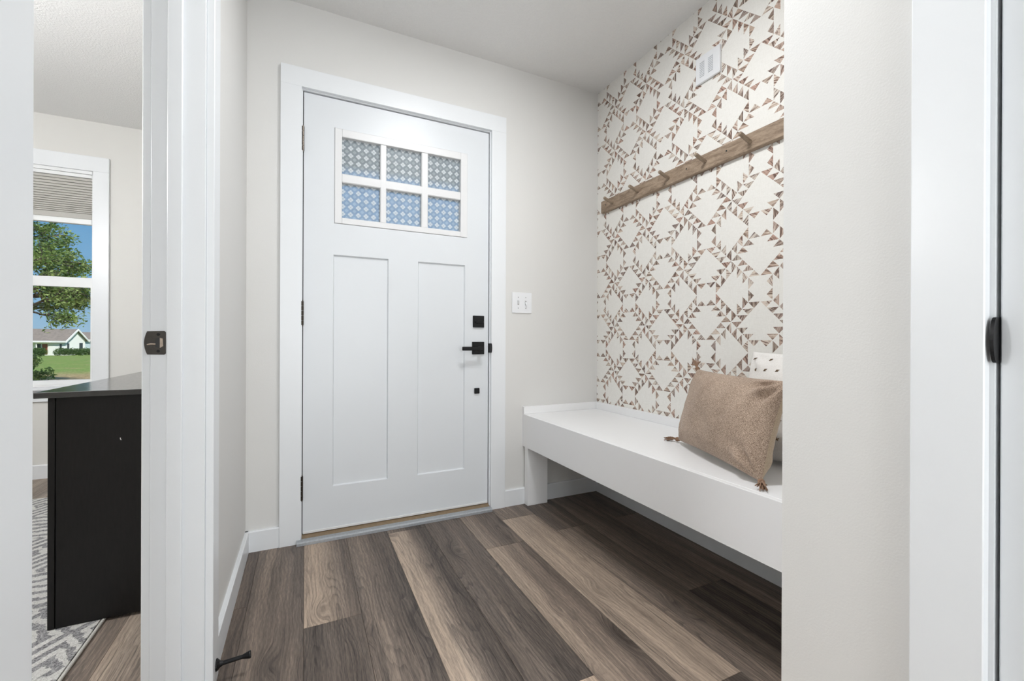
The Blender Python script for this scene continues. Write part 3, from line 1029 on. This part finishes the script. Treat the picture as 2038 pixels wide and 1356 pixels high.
az = math.radians(-111.6)
rt = Vector((math.cos(az), math.sin(az), 0))
bk = Vector((-rt.y, rt.x, 0))
bk = bk if bk.x > 0 else -bk
upv = bk * math.sin(math.radians(15.4)) + Vector((0, 0, math.cos(math.radians(15.4))))
bl, br = Vector((1.373, 1.297, 0.516)), Vector((1.183, 0.816, 0.516))
p1, _, sf, n1 = pillow_parts('throw_pillow', 'brown woven lumbar pillow with corner tassels on the bench', 'pillow', (bl + br) / 2, rt, upv, 0.530, 0.300, 0.074, m_brown, m_beige, 3.0)
rnd = random.Random(8)
for (a, b) in ((-1, -1), (1, -1), (-1, 1), (1, 1)):
    p = sf(a * 0.985, b * 0.985, 0)
    out = (rt * a + upv * b * (0.15 if b < 0 else 0.9)).normalized()
    if b < 0:
        out = (rt * a - bk * 0.55).normalized()
    bm = bmesh.new()
    tube(bm, [p - out * 0.004, p + out * 0.007, p + out * 0.014], [0.006, 0.010, 0.0065], 8)
    for s in range(20):
        jit = Vector((rnd.uniform(-1, 1), rnd.uniform(-1, 1), rnd.uniform(-0.6, 0.9))) * 0.55
        L0 = rnd.uniform(0.030, 0.055)
        q0 = p + out * 0.011
        q1 = q0 + (out + jit * 0.5).normalized() * L0 * 0.5
        q2 = q1 + (out + jit + Vector((0, 0, -0.5))).normalized() * L0 * 0.5
        for q in (q1, q2):
            q.z = max(q.z, BTOP + 0.003)
        tube(bm, [q0, q1, q2], [0.0030, 0.0027, 0.0016], 5)
    tag(link('tassel', bm, m_tassel, p1), 'frayed brown yarn tassel')

rt2 = Vector((-0.10, -0.995, 0)).normalized()
bk2 = Vector((0.995, -0.10, 0)).normalized()
up2 = bk2 * math.sin(math.radians(15)) + Vector((0, 0, math.cos(math.radians(15))))
p2, objs2, sf2, n2 = pillow_parts('throw_pillow', 'cream pillow with brown stitch rows behind the tasselled one', 'pillow', Vector((1.432, 0.865, 0.508)), rt2, up2, 0.50, 0.385, 0.068, m_cream, m_cream, 9.0)
front2 = objs2[0]
for b, n in ((0.84, 7), (0.62, 9), (0.30, 9), (0.0, 9), (-0.30, 9), (-0.62, 9)):
    for k in range(n):
        a = -0.86 + 1.72 * k / (n - 1) + (0.05 if b < 0.7 else 0)
        p = sf2(a, b, 1)
        ta = (sf2(a + 0.02, b, 1) - p).normalized()
        tb = (sf2(a, b + 0.02, 1) - p).normalized()
        nn = ta.cross(tb).normalized()
        nn = nn if nn.dot(n2) > 0 else -nn
        bm = bmesh.new()
        d = (ta * 0.9 + tb * 0.55).normalized()
        tube(bm, [p - d * 0.008 + nn * 0.0008, p + nn * 0.0024, p + d * 0.008 + nn * 0.0008], [0.0008, 0.0026, 0.0008], 6)
        if b < 0.7:
            d2 = nn.cross(d)
            tube(bm, [p - d2 * 0.006 + nn * 0.001, p + nn * 0.0030, p + d2 * 0.006 + nn * 0.001], [0.0007, 0.0020, 0.0007], 6)
        link('stitch', bm, m_stitch, front2)

# ------------------------------------------------------------------ office doorway frame with strike plate
t2 = thing('trim_2', (XL, (JY0 + JY1) / 2, 0), 'white door frame and casing of the office doorway', 'door frame', kind='structure')
box('jamb', (XLO, XL, JY1, JY1 + 0.018, 0, 2.06), m_trim, t2, bev=0.001)
box('jamb', (XLO, XL, JY0 - 0.018, JY0, 0, 2.06), m_trim, t2, bev=0.001)
box('head_jamb', (XLO, XL, JY0, JY1, 2.042, 2.06), m_trim, t2)
box('door_stop_strip', (-0.308, -0.277, JY1 - 0.011, JY1, 0, 2.042), m_trim, t2, bev=0.002)
box('door_stop_strip', (-0.308, -0.277, JY0, JY0 + 0.011, 0, 2.042), m_trim, t2, bev=0.002)
box('side_casing', (XL, XL + CT, JY1 + 0.005, JY1 + 0.085, 0, 2.047), m_trim, t2, bev=0.0015)
box('side_casing', (XL, XL + CT, JY0 - 0.085, JY0 - 0.005, 0, 2.047), m_trim, t2, bev=0.0015)
box('head_casing', (XL, XL + CT, JY0 - 0.085, JY1 + 0.085, 2.0473, 2.127), m_trim, t2, bev=0.0015)
box('side_casing', (XLO - CT, XLO, JY1 + 0.005, JY1 + 0.085, 0, 2.047), m_trim, t2, bev=0.0015)
box('side_casing', (XLO - CT, XLO, JY0 - 0.085, JY0 - 0.005, 0, 2.047), m_trim, t2, bev=0.0015)
# strike plate: lip towards the office side
bm = bmesh.new()
zc, hz = 0.9108, 0.0293
sx0, sx1 = -0.3535, -0.3110
pts = []
for k in range(9):          # curved lip edge
    tt = -1 + 2 * k / 8
    pts.append((sx0 + 0.006 * tt * tt, zc + tt * (hz - 0.001)))
pts += [(sx1 - 0.003, zc + hz), (sx1, zc + hz - 0.003), (sx1, zc - hz + 0.003), (sx1 - 0.003, zc - hz)]
prism(bm, pts, 'y', JY1 - 0.002, JY1 + 0.0005)
sp = link('strike_plate', bm, m_strike, t2)
sp['label'] = 'dark bronze strike plate'
bm = bmesh.new()
prism(bm, [(-0.3315, zc - 0.011), (-0.3315, zc + 0.010), (-0.326, zc + 0.013), (-0.317, zc + 0.011), (-0.3155, zc - 0.008), (-0.322, zc - 0.0135)], 'y', JY1 - 0.0026, JY1 - 0.0018)
link('latch_hole', bm, m_slot, sp)
bm = bmesh.new()
prism(bm, [(-0.3225, zc - 0.0125), (-0.3225, zc + 0.012), (-0.317, zc + 0.0105), (-0.3158, zc - 0.008)], 'y', JY1 - 0.0031, JY1 - 0.0025)
link('bent_tab', bm, m_brass, sp)
bm = bmesh.new()
tube(bm, [(-0.3475, JY1 - 0.003, zc - 0.0045), (-0.340, JY1 - 0.0032, zc - 0.003), (-0.331, JY1 - 0.003, zc - 0.0035)], [0.0015, 0.0024, 0.0018], 7)
link('wear_mark', bm, m_brass, sp)
for zz in (zc + 0.0205, zc - 0.0205):
    bm = bmesh.new()
    tube(bm, [(-0.3255, JY1 - 0.0032, zz), (-0.3255, JY1 - 0.0015, zz)], 0.0036, 12)
    o = link('screw', bm, m_black, sp)

# rigid door stop on the casing
ds = thing('door_stop', (XL + CT, 1.385, 0.048), 'black rigid door stop low on the office door casing', 'door stop')
p0 = Vector((XL + CT + 0.0003, 1.385, 0.048))
dv = Vector((1, 0.0, 0.06)).normalized()
bm = bmesh.new()
tube(bm, [p0, p0 + dv * 0.003, p0 + dv * 0.009, p0 + dv * 0.016, p0 + dv * 0.060], [0.0155, 0.0150, 0.0085, 0.0056, 0.0052], 16)
link('rod', bm, m_black, ds, smooth=False)
bm = bmesh.new()
tube(bm, [p0 + dv * 0.060, p0 + dv * 0.068, p0 + dv * 0.077, p0 + dv * 0.080], [0.0052, 0.0075, 0.0100, 0.0092], 16)
link('tip', bm, m_black, ds)

# ------------------------------------------------------------------ closet door at the right edge
t3 = thing('trim_3', (XS, -0.15, 0), 'white door frame of the hall closet at the right edge', 'door frame', kind='structure')
CJ0, CJ1 = -0.542, 0.2645
box('side_casing', (XS - CT, XS, CJ1 + 0.005, CJ1 + 0.090, 0, 2.047), m_trim, t3, bev=0.0015)
box('side_casing', (XS - CT, XS, CJ0 - 0.085, CJ0 - 0.005, 0, 2.047), m_trim, t3, bev=0.0015)
box('head_casing', (XS - CT, XS, CJ0 - 0.085, CJ1 + 0.090, 2.0473, 2.127), m_trim, t3, bev=0.0015)
box('jamb', (XS, XS + 0.11, CJ1, CJ1 + 0.008, 0, 2.06), m_trim, t3)
box('jamb', (XS, XS + 0.11, CJ0 - 0.018, CJ0, 0, 2.06), m_trim, t3)
box('head_jamb', (XS, XS + 0.11, CJ0, CJ1, 2.042, 2.06), m_trim, t3)
bm = bmesh.new()
pts = []
for k in range(13):
    a = math.pi * k / 12
    pts.append((XS - 0.0035 - 0.013 * math.sin(a), 0.9235 + 0.033 * math.cos(a)))
pts += [(XS + 0.03, 0.8905), (XS + 0.03, 0.9565)]
prism(bm, pts, 'y', CJ1 - 0.0035, CJ1 + 0.0005)
tag(link('strike_plate', bm, m_black, t3), 'rounded black strike plate lip')
d2 = thing('door_2', (XS, -0.14, 0), 'closed white hall closet door cut off by the right edge', 'door', kind='structure')
bm = bmesh.new()
bx(bm, XS + 0.004, XS + 0.039, CJ0 + 0.003, CJ1 - 0.0045, 0.012, 2.038, 0.0015)
link('door_leaf', bm, m_door, d2)
box('door_gap_shade', (XS + 0.045, XS + 0.075, CJ1 - 0.012, CJ1, 0.0, 2.042), m_gap, d2)  # dark strip painting the shade in the closet door gap

# ------------------------------------------------------------------ office window
win = thing('window_1', ((WX0 + WX1) / 2, OW, 0.6), 'white double-hung office window looking out on a lawn', 'window', kind='structure')
box('head_casing', (WX0 - CW, WX1 + CW, OW - CT, OW, WZ1, WZ1 + 0.100), m_trim, win, bev=0.0015)
box('side_casing', (WX1 + 0.0, WX1 + CW, OW - CT, OW, WZ0 + 0.0, WZ1 - 0.0003), m_trim, win, bev=0.0015)
box('side_casing', (WX0 - CW, WX0, OW - CT, OW, WZ0 + 0.0, WZ1 - 0.0003), m_trim, win, bev=0.0015)
box('stool', (WX0 - CW - 0.02, WX1 + CW + 0.02, OW - 0.045, OW + 0.06, WZ0 - 0.020, WZ0 - 0.0003), m_trim, win, bev=0.003)
box('apron', (WX0 - CW, WX1 + CW, OW - CT, OW, WZ0 - 0.095, WZ0 - 0.0205), m_trim, win, bev=0.0015)
boxes('frame', [(WX0, WX0 + 0.012, OW, OW + 0.13, WZ0, WZ1), (WX1 - 0.008, WX1, OW, OW + 0.13, WZ0, WZ1), (WX0, WX1, OW, OW + 0.13, WZ1 - 0.02, WZ1), (WX0, WX1, OW + 0.02, OW + 0.13, WZ0, WZ0 + 0.012)], m_vinyl, win)
for nm, ya, z0, z1 in (('lower_sash', OW + 0.045, WZ0 + 0.012, 1.306), ('upper_sash', OW + 0.080, 1.291, WZ1 - 0.02)):
    o = boxes(nm, [(WX0 + 0.012, WX0 + 0.052, ya, ya + 0.03, z0, z1), (WX1 - 0.030, WX1 - 0.008, ya, ya + 0.03, z0, z1),
                   (WX0 + 0.052, WX1 - 0.030, ya, ya + 0.03, z1 - (0.035 if nm == 'lower_sash' else 0.04), z1), (WX0 + 0.052, WX1 - 0.030, ya, ya + 0.03, z0, z0 + (0.028 if nm == 'lower_sash' else 0.05))], m_vinyl, win)
    box('glass', (WX0 + 0.05, WX1 - 0.028, ya + 0.012, ya + 0.016, z0 + 0.02, z1 - 0.03), m_glass, o)
bm = bmesh.new()
prism(bm, [(-1.60, 1.3065), (-1.595, 1.314), (-1.545, 1.314), (-1.515, 1.3065)], 'y', OW + 0.048, OW + 0.07)
link('sash_lock', bm, m_vinyl, win)

# pleated cellular shade at the top of the window
bl_ = thing('cellular_shade', ((WX0 + WX1) / 2, OW + 0.02, 1.70), 'half-drawn pleated cream shade in the office window', 'window shade')
bxa, bxb = WX0 + 0.014, WX1 - 0.010
box('head_rail', (bxa, bxb, OW + 0.004, OW + 0.040, WZ1 - 0.046, WZ1 - 0.0215), m_vinyl, bl_, bev=0.003)
bm = bmesh.new()
zs = [2.010]
step = 0.0205
while zs[-1] > 1.772:
    zs.append(zs[-1] - step)
    step = max(0.0095, step * 0.965)
prof = []
for k, z in enumerate(zs):
    prof.append((OW + 0.013, z))
    if k + 1 < len(zs):
        prof.append((OW + 0.006, z - 0.003))
        prof.append((OW + 0.004, zs[k + 1] + 0.0025))
front = [bm.verts.new((bxa, y, z)) for y, z in prof]
front2_ = [bm.verts.new((bxb, y, z)) for y, z in prof]
rear = [bm.verts.new((bxa, 2 * (OW + 0.020) - y, z)) for y, z in prof]
rear2 = [bm.verts.new((bxb, 2 * (OW + 0.020) - y, z)) for y, z in prof]
for i in range(len(prof) - 1):
    bm.faces.new([front[i], front2_[i], front2_[i + 1], front[i + 1]])
    bm.faces.new([rear[i], rear[i + 1], rear2[i + 1], rear2[i]])
    bm.faces.new([front2_[i], rear2[i], rear2[i + 1], front2_[i + 1]])
bm.faces.new([front[-1], front2_[-1], rear2[-1], rear[-1]])
bmesh.ops.recalc_face_normals(bm, faces=bm.faces)
link('pleated_fabric', bm, m_blind, bl_)
zb = zs[-1]
box('stacked_pleats', (bxa, bxb, OW + 0.005, OW + 0.035, 1.731, zb), m_blind, bl_, bev=0.003)
box('bottom_rail', (bxa, bxb, OW + 0.002, OW + 0.038, 1.6955, 1.7305), m_vinyl, bl_, bev=0.003)

# ------------------------------------------------------------------ black desk in the office
dk = thing('desk', (-0.56, 2.4, 0), 'black wooden desk seen end-on through the office doorway', 'desk')
DX0, DX1, DY0, DY1 = -0.7225, -0.365, 1.838, 2.93
box('desktop', (-0.752, -0.361, 1.828, 2.98, 0.735, 0.7535), m_blacktop, dk, bev=0.0012)
box('end_panel', (DX0 + 0.0175, DX1, DY0 + 0.003, DY0 + 0.020, 0.0098, 0.7345), m_blackwood, dk, bev=0.0008)
box('end_panel', (DX0 + 0.0175, DX1, DY1 - 0.020, DY1, 0.0098, 0.7345), m_blackwood, dk, bev=0.0008)
box('front_panel', (DX0, DX0 + 0.016, DY0, DY1, 0.0098, 0.7345), m_blackwood, dk, bev=0.0008)
bm = bmesh.new()
tube(bm, [(-0.548, DY0 + 0.0023, 0.595), (-0.5475, DY0 + 0.0023, 0.590), (-0.5455, DY0 + 0.0023, 0.587)], 0.0011, 6)
tag(link('chip', bm, m_seal, dk), 'small pale chip in the black panel')

# ------------------------------------------------------------------ rug
rg = thing('rug', (-1.6, 2.2, 0), 'grey and cream patterned rug under the black desk', 'rug')
bm = bmesh.new()
bx(bm, -2.75, -0.597, 0.55, 3.375, 0.0004, 0.0085)
link('pile', bm, m_rug, rg)
bm = bmesh.new()
x0, x1, y0_, y1_ = -2.76, -0.590, 0.543, 3.383
tube(bm, [(x1, y0_, 0.005), (x1, y1_, 0.005)], 0.0046, 8)
tube(bm, [(x0, y0_, 0.005), (x0, y1_, 0.005)], 0.0046, 8)
tube(bm, [(x0, y0_, 0.005), (x1, y0_, 0.005)], 0.0046, 8)
tube(bm, [(x0, y1_, 0.005), (x1, y1_, 0.005)], 0.0046, 8)
link('binding', bm, m_binding, rg)

# ------------------------------------------------------------------ ceiling lamps (outside the frame; the hall and office ones are added)
def mat_diffuser():
    k = NT('lamp_diffuser')
    em = k.n('Emission')
    em.inputs[0].default_value = (1.0, 0.97, 0.93, 1)
    em.inputs[1].default_value = 6.0
    k.l(em.outputs[0], k.out.inputs[0])
    return k.mat
m_diff = mat_diffuser()
def ceiling_lamp(x, y, z, watts, label, col=(0.96, 0.98, 1.0), size=0.34):
    t = thing('ceiling_lamp', (x, y, z), label, 'lamp', 'flush ceiling lamps')
    bm = bmesh.new()
    tube(bm, [(x, y, z - 0.0005), (x, y, z - 0.018)], 0.18, 32)
    link('base', bm, m_trim, t)
    bm = bmesh.new()
    tube(bm, [(x, y, z - 0.0185), (x, y, z - 0.028)], [0.172, 0.165], 32)
    link('diffuser', bm, m_diff, t)
    ld = bpy.data.lights.new('ceiling_lamp_light', 'AREA')
    ld.shape = 'DISK'
    ld.size = size
    ld.energy = watts
    ld.color = col
    lo = bpy.data.objects.new('ceiling_lamp_light', ld)
    COL.objects.link(lo)
    lo.parent = t
    lo.location = (0, 0, -0.033)
    return t
ceiling_lamp(0.65, 1.10, C, LAMP_W * 1.45, 'white flush ceiling lamp in the entry, nearest the front door')
ceiling_lamp(0.34, -1.30, C, LAMP_W * 0.3, 'added white flush lamp brightening the hall behind the camera')  # added lamp, unseen, brightens the hall
def fill_pendant(x, y, z, watts, label, r=0.15):
    t = thing('fill_pendant', (x, y, z), label, 'lamp')
    bm = bmesh.new()
    tube(bm, [(x, y, z - 0.0005), (x, y, z - 0.02)], 0.06, 24)
    tube(bm, [(x, y, z - 0.02), (x, y, z - 0.45)], 0.006, 10)
    link('rod', bm, m_trim, t)
    k = NT('fill_globe')
    em = k.n('Emission')
    em.inputs[0].default_value = (0.98, 0.99, 1.0, 1)
    em.inputs[1].default_value = watts / (math.pi * 4 * math.pi * r * r)
    k.l(em.outputs[0], k.out.inputs[0])
    bm = bmesh.new()
    bmesh.ops.create_uvsphere(bm, u_segments=16, v_segments=10, radius=r)
    bmesh.ops.translate(bm, verts=bm.verts, vec=(x, y, z - 0.45 - r))
    link('globe', bm, k.mat, t, smooth=True)
    return t
fill_pendant(-1.75, 1.75, OC, 76.0, 'added round white pendant brightening the office, unseen')  # added glowing globe, unseen, brightens the office

# ------------------------------------------------------------------ porch and outside
struct(boxes('porch_ceiling', [(XLO + 0.13, 4.2, D + 0.15, 4.22, 2.47, 2.55), (OX - 0.5, XLO + 0.13, OW + 0.15, 4.22, 2.47, 2.55)], m_soffit), 'white porch ceiling outside the front door', 'porch')
struct(box('porch_floor', (XLO + 0.13, 4.2, D + 0.15, 4.42, -0.25, -0.03), m_outer), 'concrete porch slab outside the front door', 'porch')
struct(boxes('roof', [(OX - 1.5, 5.0, BACK - 1.0, 4.25, 2.60, 2.75)], m_shingle), 'unseen roof slab added over the house to keep the sun out', 'roof')  # unseen slab added to stop sun leaking into the rooms

def ground():
    bm = bmesh.new()
    ys = [3.0, 8, 14, 22, 34, 50, 70, 90, 120, 180, 260, 400]
    xs = [-260, -160, -100, -70, -50, -38, -28, -18, -10, -4, 2, 10, 24, 60, 140]
    def z(x, y):
        if y < 8:
            return -0.30
        if y < 92:
            return -0.30 - (y - 8) / 84 * 1.42
        return -1.72
    g = [[bm.verts.new((x, y, z(x, y))) for x in xs] for y in ys]
    for j in range(len(ys) - 1):
        for i in range(len(xs) - 1):
            bm.faces.new([g[j][i], g[j][i + 1], g[j + 1][i + 1], g[j + 1][i]])
    return struct(link('ground', bm, m_grass), 'lawn with dry brown strip outside the office window', 'lawn')
ground()
def gz(y):
    return -0.30 - (min(max(y, 8), 92) - 8) / 84 * 1.42

def leaves_mesh(name, mat, centres, n, size, rnd, parent, squash=1.0):
    """centres: (point, radius) blobs"""
    vs, fs, sh = [], [], []
    wts = [r ** 2 for _, r in centres]
    for _ in range(n):
        c, r = rnd.choices(centres, wts)[0]
        while True:
            d = Vector((rnd.uniform(-1, 1), rnd.uniform(-1, 1), rnd.uniform(-1, 1)))
            if 0.15 < d.length < 1:
                break
        p = Vector(c) + Vector((d.x * r, d.y * r, d.z * r * squash))
        a = Vector((rnd.gauss(0, 1), rnd.gauss(0, 1), rnd.gauss(0, 0.7))).normalized()
        b = a.cross(Vector((rnd.gauss(0, 1), rnd.gauss(0, 1), rnd.gauss(0, 1)))).normalized()
        s = size * rnd.uniform(0.6, 1.3)
        i = len(vs)
        vs += [p - a * s, p + b * s * 0.42, p + a * s, p - b * s * 0.42]
        fs.append((i, i + 1, i + 2, i + 3))
        sh.append(rnd.uniform(0, 1))
    me = bpy.data.meshes.new(name)
    base = wloc(parent)
    me.from_pydata([tuple(v - base) for v in vs], [], fs)
    at = me.attributes.new('shade', 'FLOAT', 'FACE')
    for i, s in enumerate(sh):
        at.data[i].value = s
    me.materials.append(mat)
    o = bpy.data.objects.new(name, me)
    COL.objects.link(o)
    o.parent = parent
    o['kind'] = 'stuff'
    return o

def near_tree():
    rnd = random.Random(21)
    base = Vector((-8.9, 18.0, gz(18)))
    t = thing('leafy_tree', base, 'leafy green tree spreading across the left of the office window', 'tree')
    bm = bmesh.new()
    top = base + Vector((0.2, 0, 2.6))
    tube(bm, [base, base + Vector((0.05, 0, 1.2)), top], [0.24, 0.19, 0.16], 9)
    blobs = []
    def branch(p, d, L, r, lvl):
        q = p + d * L
        m = p + d * L * 0.5 + Vector((rnd.uniform(-.1, .1), rnd.uniform(-.1, .1), rnd.uniform(0, .12))) * L
        tube(bm, [p, m, q], [r, r * 0.8, r * 0.55], 5, cap=False)
        if lvl >= 2:
            blobs.append((m, 0.16 + 0.10 * rnd.random()))
            blobs.append((q, 0.20 + 0.14 * rnd.random()))
        if lvl < 3:
            for _ in range(4 if lvl < 2 else 3):
                nd = (d + Vector((rnd.uniform(-0.9, 0.9), rnd.uniform(-0.9, 0.9), rnd.uniform(-0.5, 0.45)))).normalized()
                branch(p + d * L * rnd.uniform(0.45, 1.0), nd, L * rnd.uniform(0.5, 0.68), r * 0.5, lvl + 1)
    for ang, el, L in ((5, 34, 1.9), (-30, 48, 1.8), (30, 50, 1.9), (-70, 35, 1.8), (70, 40, 1.8), (120, 40, 1.8), (180, 40, 1.9), (240, 45, 1.8), (0, 72, 2.1), (-12, 12, 1.45), (24, 8, 1.3)):
        a, e_ = math.radians(ang), math.radians(el)
        branch(top + Vector((0, 0, rnd.uniform(-0.7, 0))), Vector((math.cos(a) * math.cos(e_), math.sin(a) * math.cos(e_), math.sin(e_))), L, 0.085, 0)
    link('trunk', bm, m_bark, t)
    leaves_mesh('foliage', m_leaf, blobs, 21000, 0.058, rnd, t, 0.75)
    return t
near_tree()

def far_plant(name, label, cat, base, blobs, n, size, mat, seed, trunk=None, group=None):
    rnd = random.Random(seed)
    t = thing(name, base, label, cat, group)
    leaves_mesh('foliage', mat, blobs, n, size, rnd, t)
    if trunk:
        bm = bmesh.new()
        tube(bm, [Vector(base), Vector(base) + Vector((0, 0, trunk))], [0.35, 0.2], 8)
        link('trunk', bm, m_bark, t)
    return t

# houses across the lawn
def rotbox(bm, org, e1, e2, a0, a1, b0, b1, z0, z1):
    vs = [bm.verts.new(org + e1 * a + e2 * b + Vector((0, 0, z))) for z in (z0, z1) for b in (b0, b1) for a in (a0, a1)]
    for f in [(0, 2, 3, 1), (4, 5, 7, 6), (0, 1, 5, 4), (2, 6, 7, 3), (0, 4, 6, 2), (1, 3, 7, 5)]:
        bm.faces.new([vs[i] for i in f])
    bmesh.ops.recalc_face_normals(bm, faces=bm.faces)

def house(name, label, org, e1, e2, L, Wd, eave, ridge, m_body, details):
    t = thing(name, org, label, 'house')
    up = Vector((0, 0, 1))
    bm = bmesh.new()
    # body as a pentagon prism along e1
    def P(a, b, z):
        return bm.verts.new(org + e1 * a + e2 * b + up * z)
    pro = [(0, 0), (0, eave), (Wd / 2, ridge), (Wd, eave), (Wd, 0)]
    A = [P(0, b, z) for b, z in pro]
    B = [P(L, b, z) for b, z in pro]
    bm.faces.new(A)
    bm.faces.new(B[::-1])
    for i in range(5):
        bm.faces.new([A[i], B[i], B[(i + 1) % 5], A[(i + 1) % 5]])
    bmesh.ops.recalc_face_normals(bm, faces=bm.faces)
    link('wall', bm, m_body, t)
    sl = (ridge - eave) / (Wd / 2)
    o_, th = 0.35, 0.16
    bm = bmesh.new()
    def PR(a, b, z):
        return bm.verts.new(org + e1 * a + e2 * b + up * z)
    pr2 = [(-o_, eave - sl * o_ + 0.04), (Wd / 2, ridge + 0.04), (Wd + o_, eave - sl * o_ + 0.04), (Wd + o_, eave - sl * o_ + th), (Wd / 2, ridge + th), (-o_, eave - sl * o_ + th)]
    A = [PR(-o_, b, z) for b, z in pr2]
    B = [PR(L + o_, b, z) for b, z in pr2]
    bm.faces.new(A)
    bm.faces.new(B[::-1])
    for i in range(6):
        bm.faces.new([A[i], B[i], B[(i + 1) % 6], A[(i + 1) % 6]])
    bmesh.ops.recalc_face_normals(bm, faces=bm.faces)
    link('roof', bm, m_shingle, t)
    # white bargeboards on the near gable and a fascia under the eave
    bm = bmesh.new()
    for (b0, z0, b1, z1) in ((-o_, eave - sl * o_, Wd / 2, ridge), (Wd / 2, ridge, Wd + o_, eave - sl * o_)):
        q = [(b0, z0 - 0.10), (b1, z1 - 0.10), (b1, z1 + th + 0.03), (b0, z0 + th + 0.03)]
        A = [PR2 for PR2 in [bm.verts.new(org + e1 * (-o_ - 0.06) + e2 * b + up * z) for b, z in q]]
        B = [bm.verts.new(org + e1 * (-o_ + 0.04) + e2 * b + up * z) for b, z in q]
        bm.faces.new(A)
        bm.faces.new(B[::-1])
        for i in range(4):
            bm.faces.new([A[i], B[i], B[(i + 1) % 4], A[(i + 1) % 4]])
    bmesh.ops.recalc_face_normals(bm, faces=bm.faces)
    link('bargeboard', bm, m_siding, t)
    bm = bmesh.new()
    rotbox(bm, org, e1, e2, -o_, L + o_, -o_ - 0.06, -o_ + 0.02, eave - sl * o_ - 0.10, eave - sl * o_ + th)
    link('fascia', bm, m_siding, t)
    for nm, a0, a1, b0, b1, z0, z1, mt in details:
        bm = bmesh.new()
        rotbox(bm, org, e1, e2, a0, a1, b0, b1, z0, z1)
        link(nm, bm, mt, t)
    return t

HY = 90.0
vdir = Vector((-0.36, 0.933, 0)).normalized()
rdir = Vector((vdir.y, -vdir.x, 0))
e2 = (rdir * 0.55 + vdir * 0.835).normalized()
e1 = (-rdir * 0.835 + vdir * 0.55).normalized()
org = Vector((-33.4, HY, gz(HY)))
house('white_house', 'white house with brown shingle roof and red-brown door across the lawn', org, e1, e2, 9.0, 4.2, 2.35, 3.95, m_siding, [
    ('window', 0.45, 0.70, -0.04, 0.05, 0.95, 1.75, m_darkglass),
    ('window', -0.04, 0.05, 0.35, 0.75, 0.75, 1.85, m_darkglass),
    ('window', -0.04, 0.05, 2.9, 3.6, 0.6, 1.9, m_darkglass),
    ('door', 2.25, 2.90, -0.05, 0.05, 0.15, 1.75, m_red),
    ('sidelight', 3.10, 3.75, -0.05, 0.05, 0.2, 1.75, m_darkglass),
    ('porch_post', 2.98, 3.06, -1.0, -0.85, 0.0, 2.0, m_siding),
    ('porch_roof', 1.7, 7.5, -1.2, 0.0, 2.0, 2.18, m_siding)])
org2 = Vector((-31.6, 104.0, -1.72))
house('pale_blue_house', 'pale blue-white house partly hidden behind the white house', org2, e1, e2, 7.0, 4.6, 2.5, 3.7, m_blue_siding, [
    ('window', -0.04, 0.05, 1.2, 1.9, 0.9, 2.0, m_darkglass)])
rh = random.Random(4)
b = Vector((-34.75, 86.1, gz(86.1)))
far_plant('rounded_shrub', 'rounded green shrub below the white house wall, left of the hedge', 'shrub', b,
          [(b + Vector((rh.uniform(-0.35, 0.35), rh.uniform(-0.2, 0.2), 0.6)), 0.6) for _ in range(6)], 2200, 0.10, m_leaf2, 30)
b = Vector((-30.9, 87.4, gz(87.4)))
far_plant('hedge', 'long green hedge in front of the white house gable', 'hedge', b,
          [(b + Vector((-2.1 + 4.5 * k / 17, -0.6 + 1.5 * k / 17 + rh.uniform(-0.1, 0.1), 0.55 + rh.uniform(-0.05, 0.12))), 0.55) for k in range(18)], 6000, 0.10, m_leaf2, 31)
b = Vector((-34.5, 125.0, -1.72))
far_plant('distant_tree', 'round green tree rising behind the two houses', 'tree', b,
          [(b + Vector((rh.uniform(-2.4, 2.4), rh.uniform(-1, 1), rh.uniform(3.0, 6.0))), 1.3) for _ in range(16)], 7000, 0.22, m_leaf2, 77, trunk=3.5)
b = Vector((-7.55, 19.0, gz(19)))
far_plant('garden_shrub', 'low green shrub at the lower left of the office window view', 'shrub', b,
          [(b + Vector((rh.uniform(-0.5, 0.1), rh.uniform(-0.3, 0.3), rh.uniform(0.15, 0.7))), 0.22) for _ in range(7)], 1500, 0.05, m_leaf, 78)
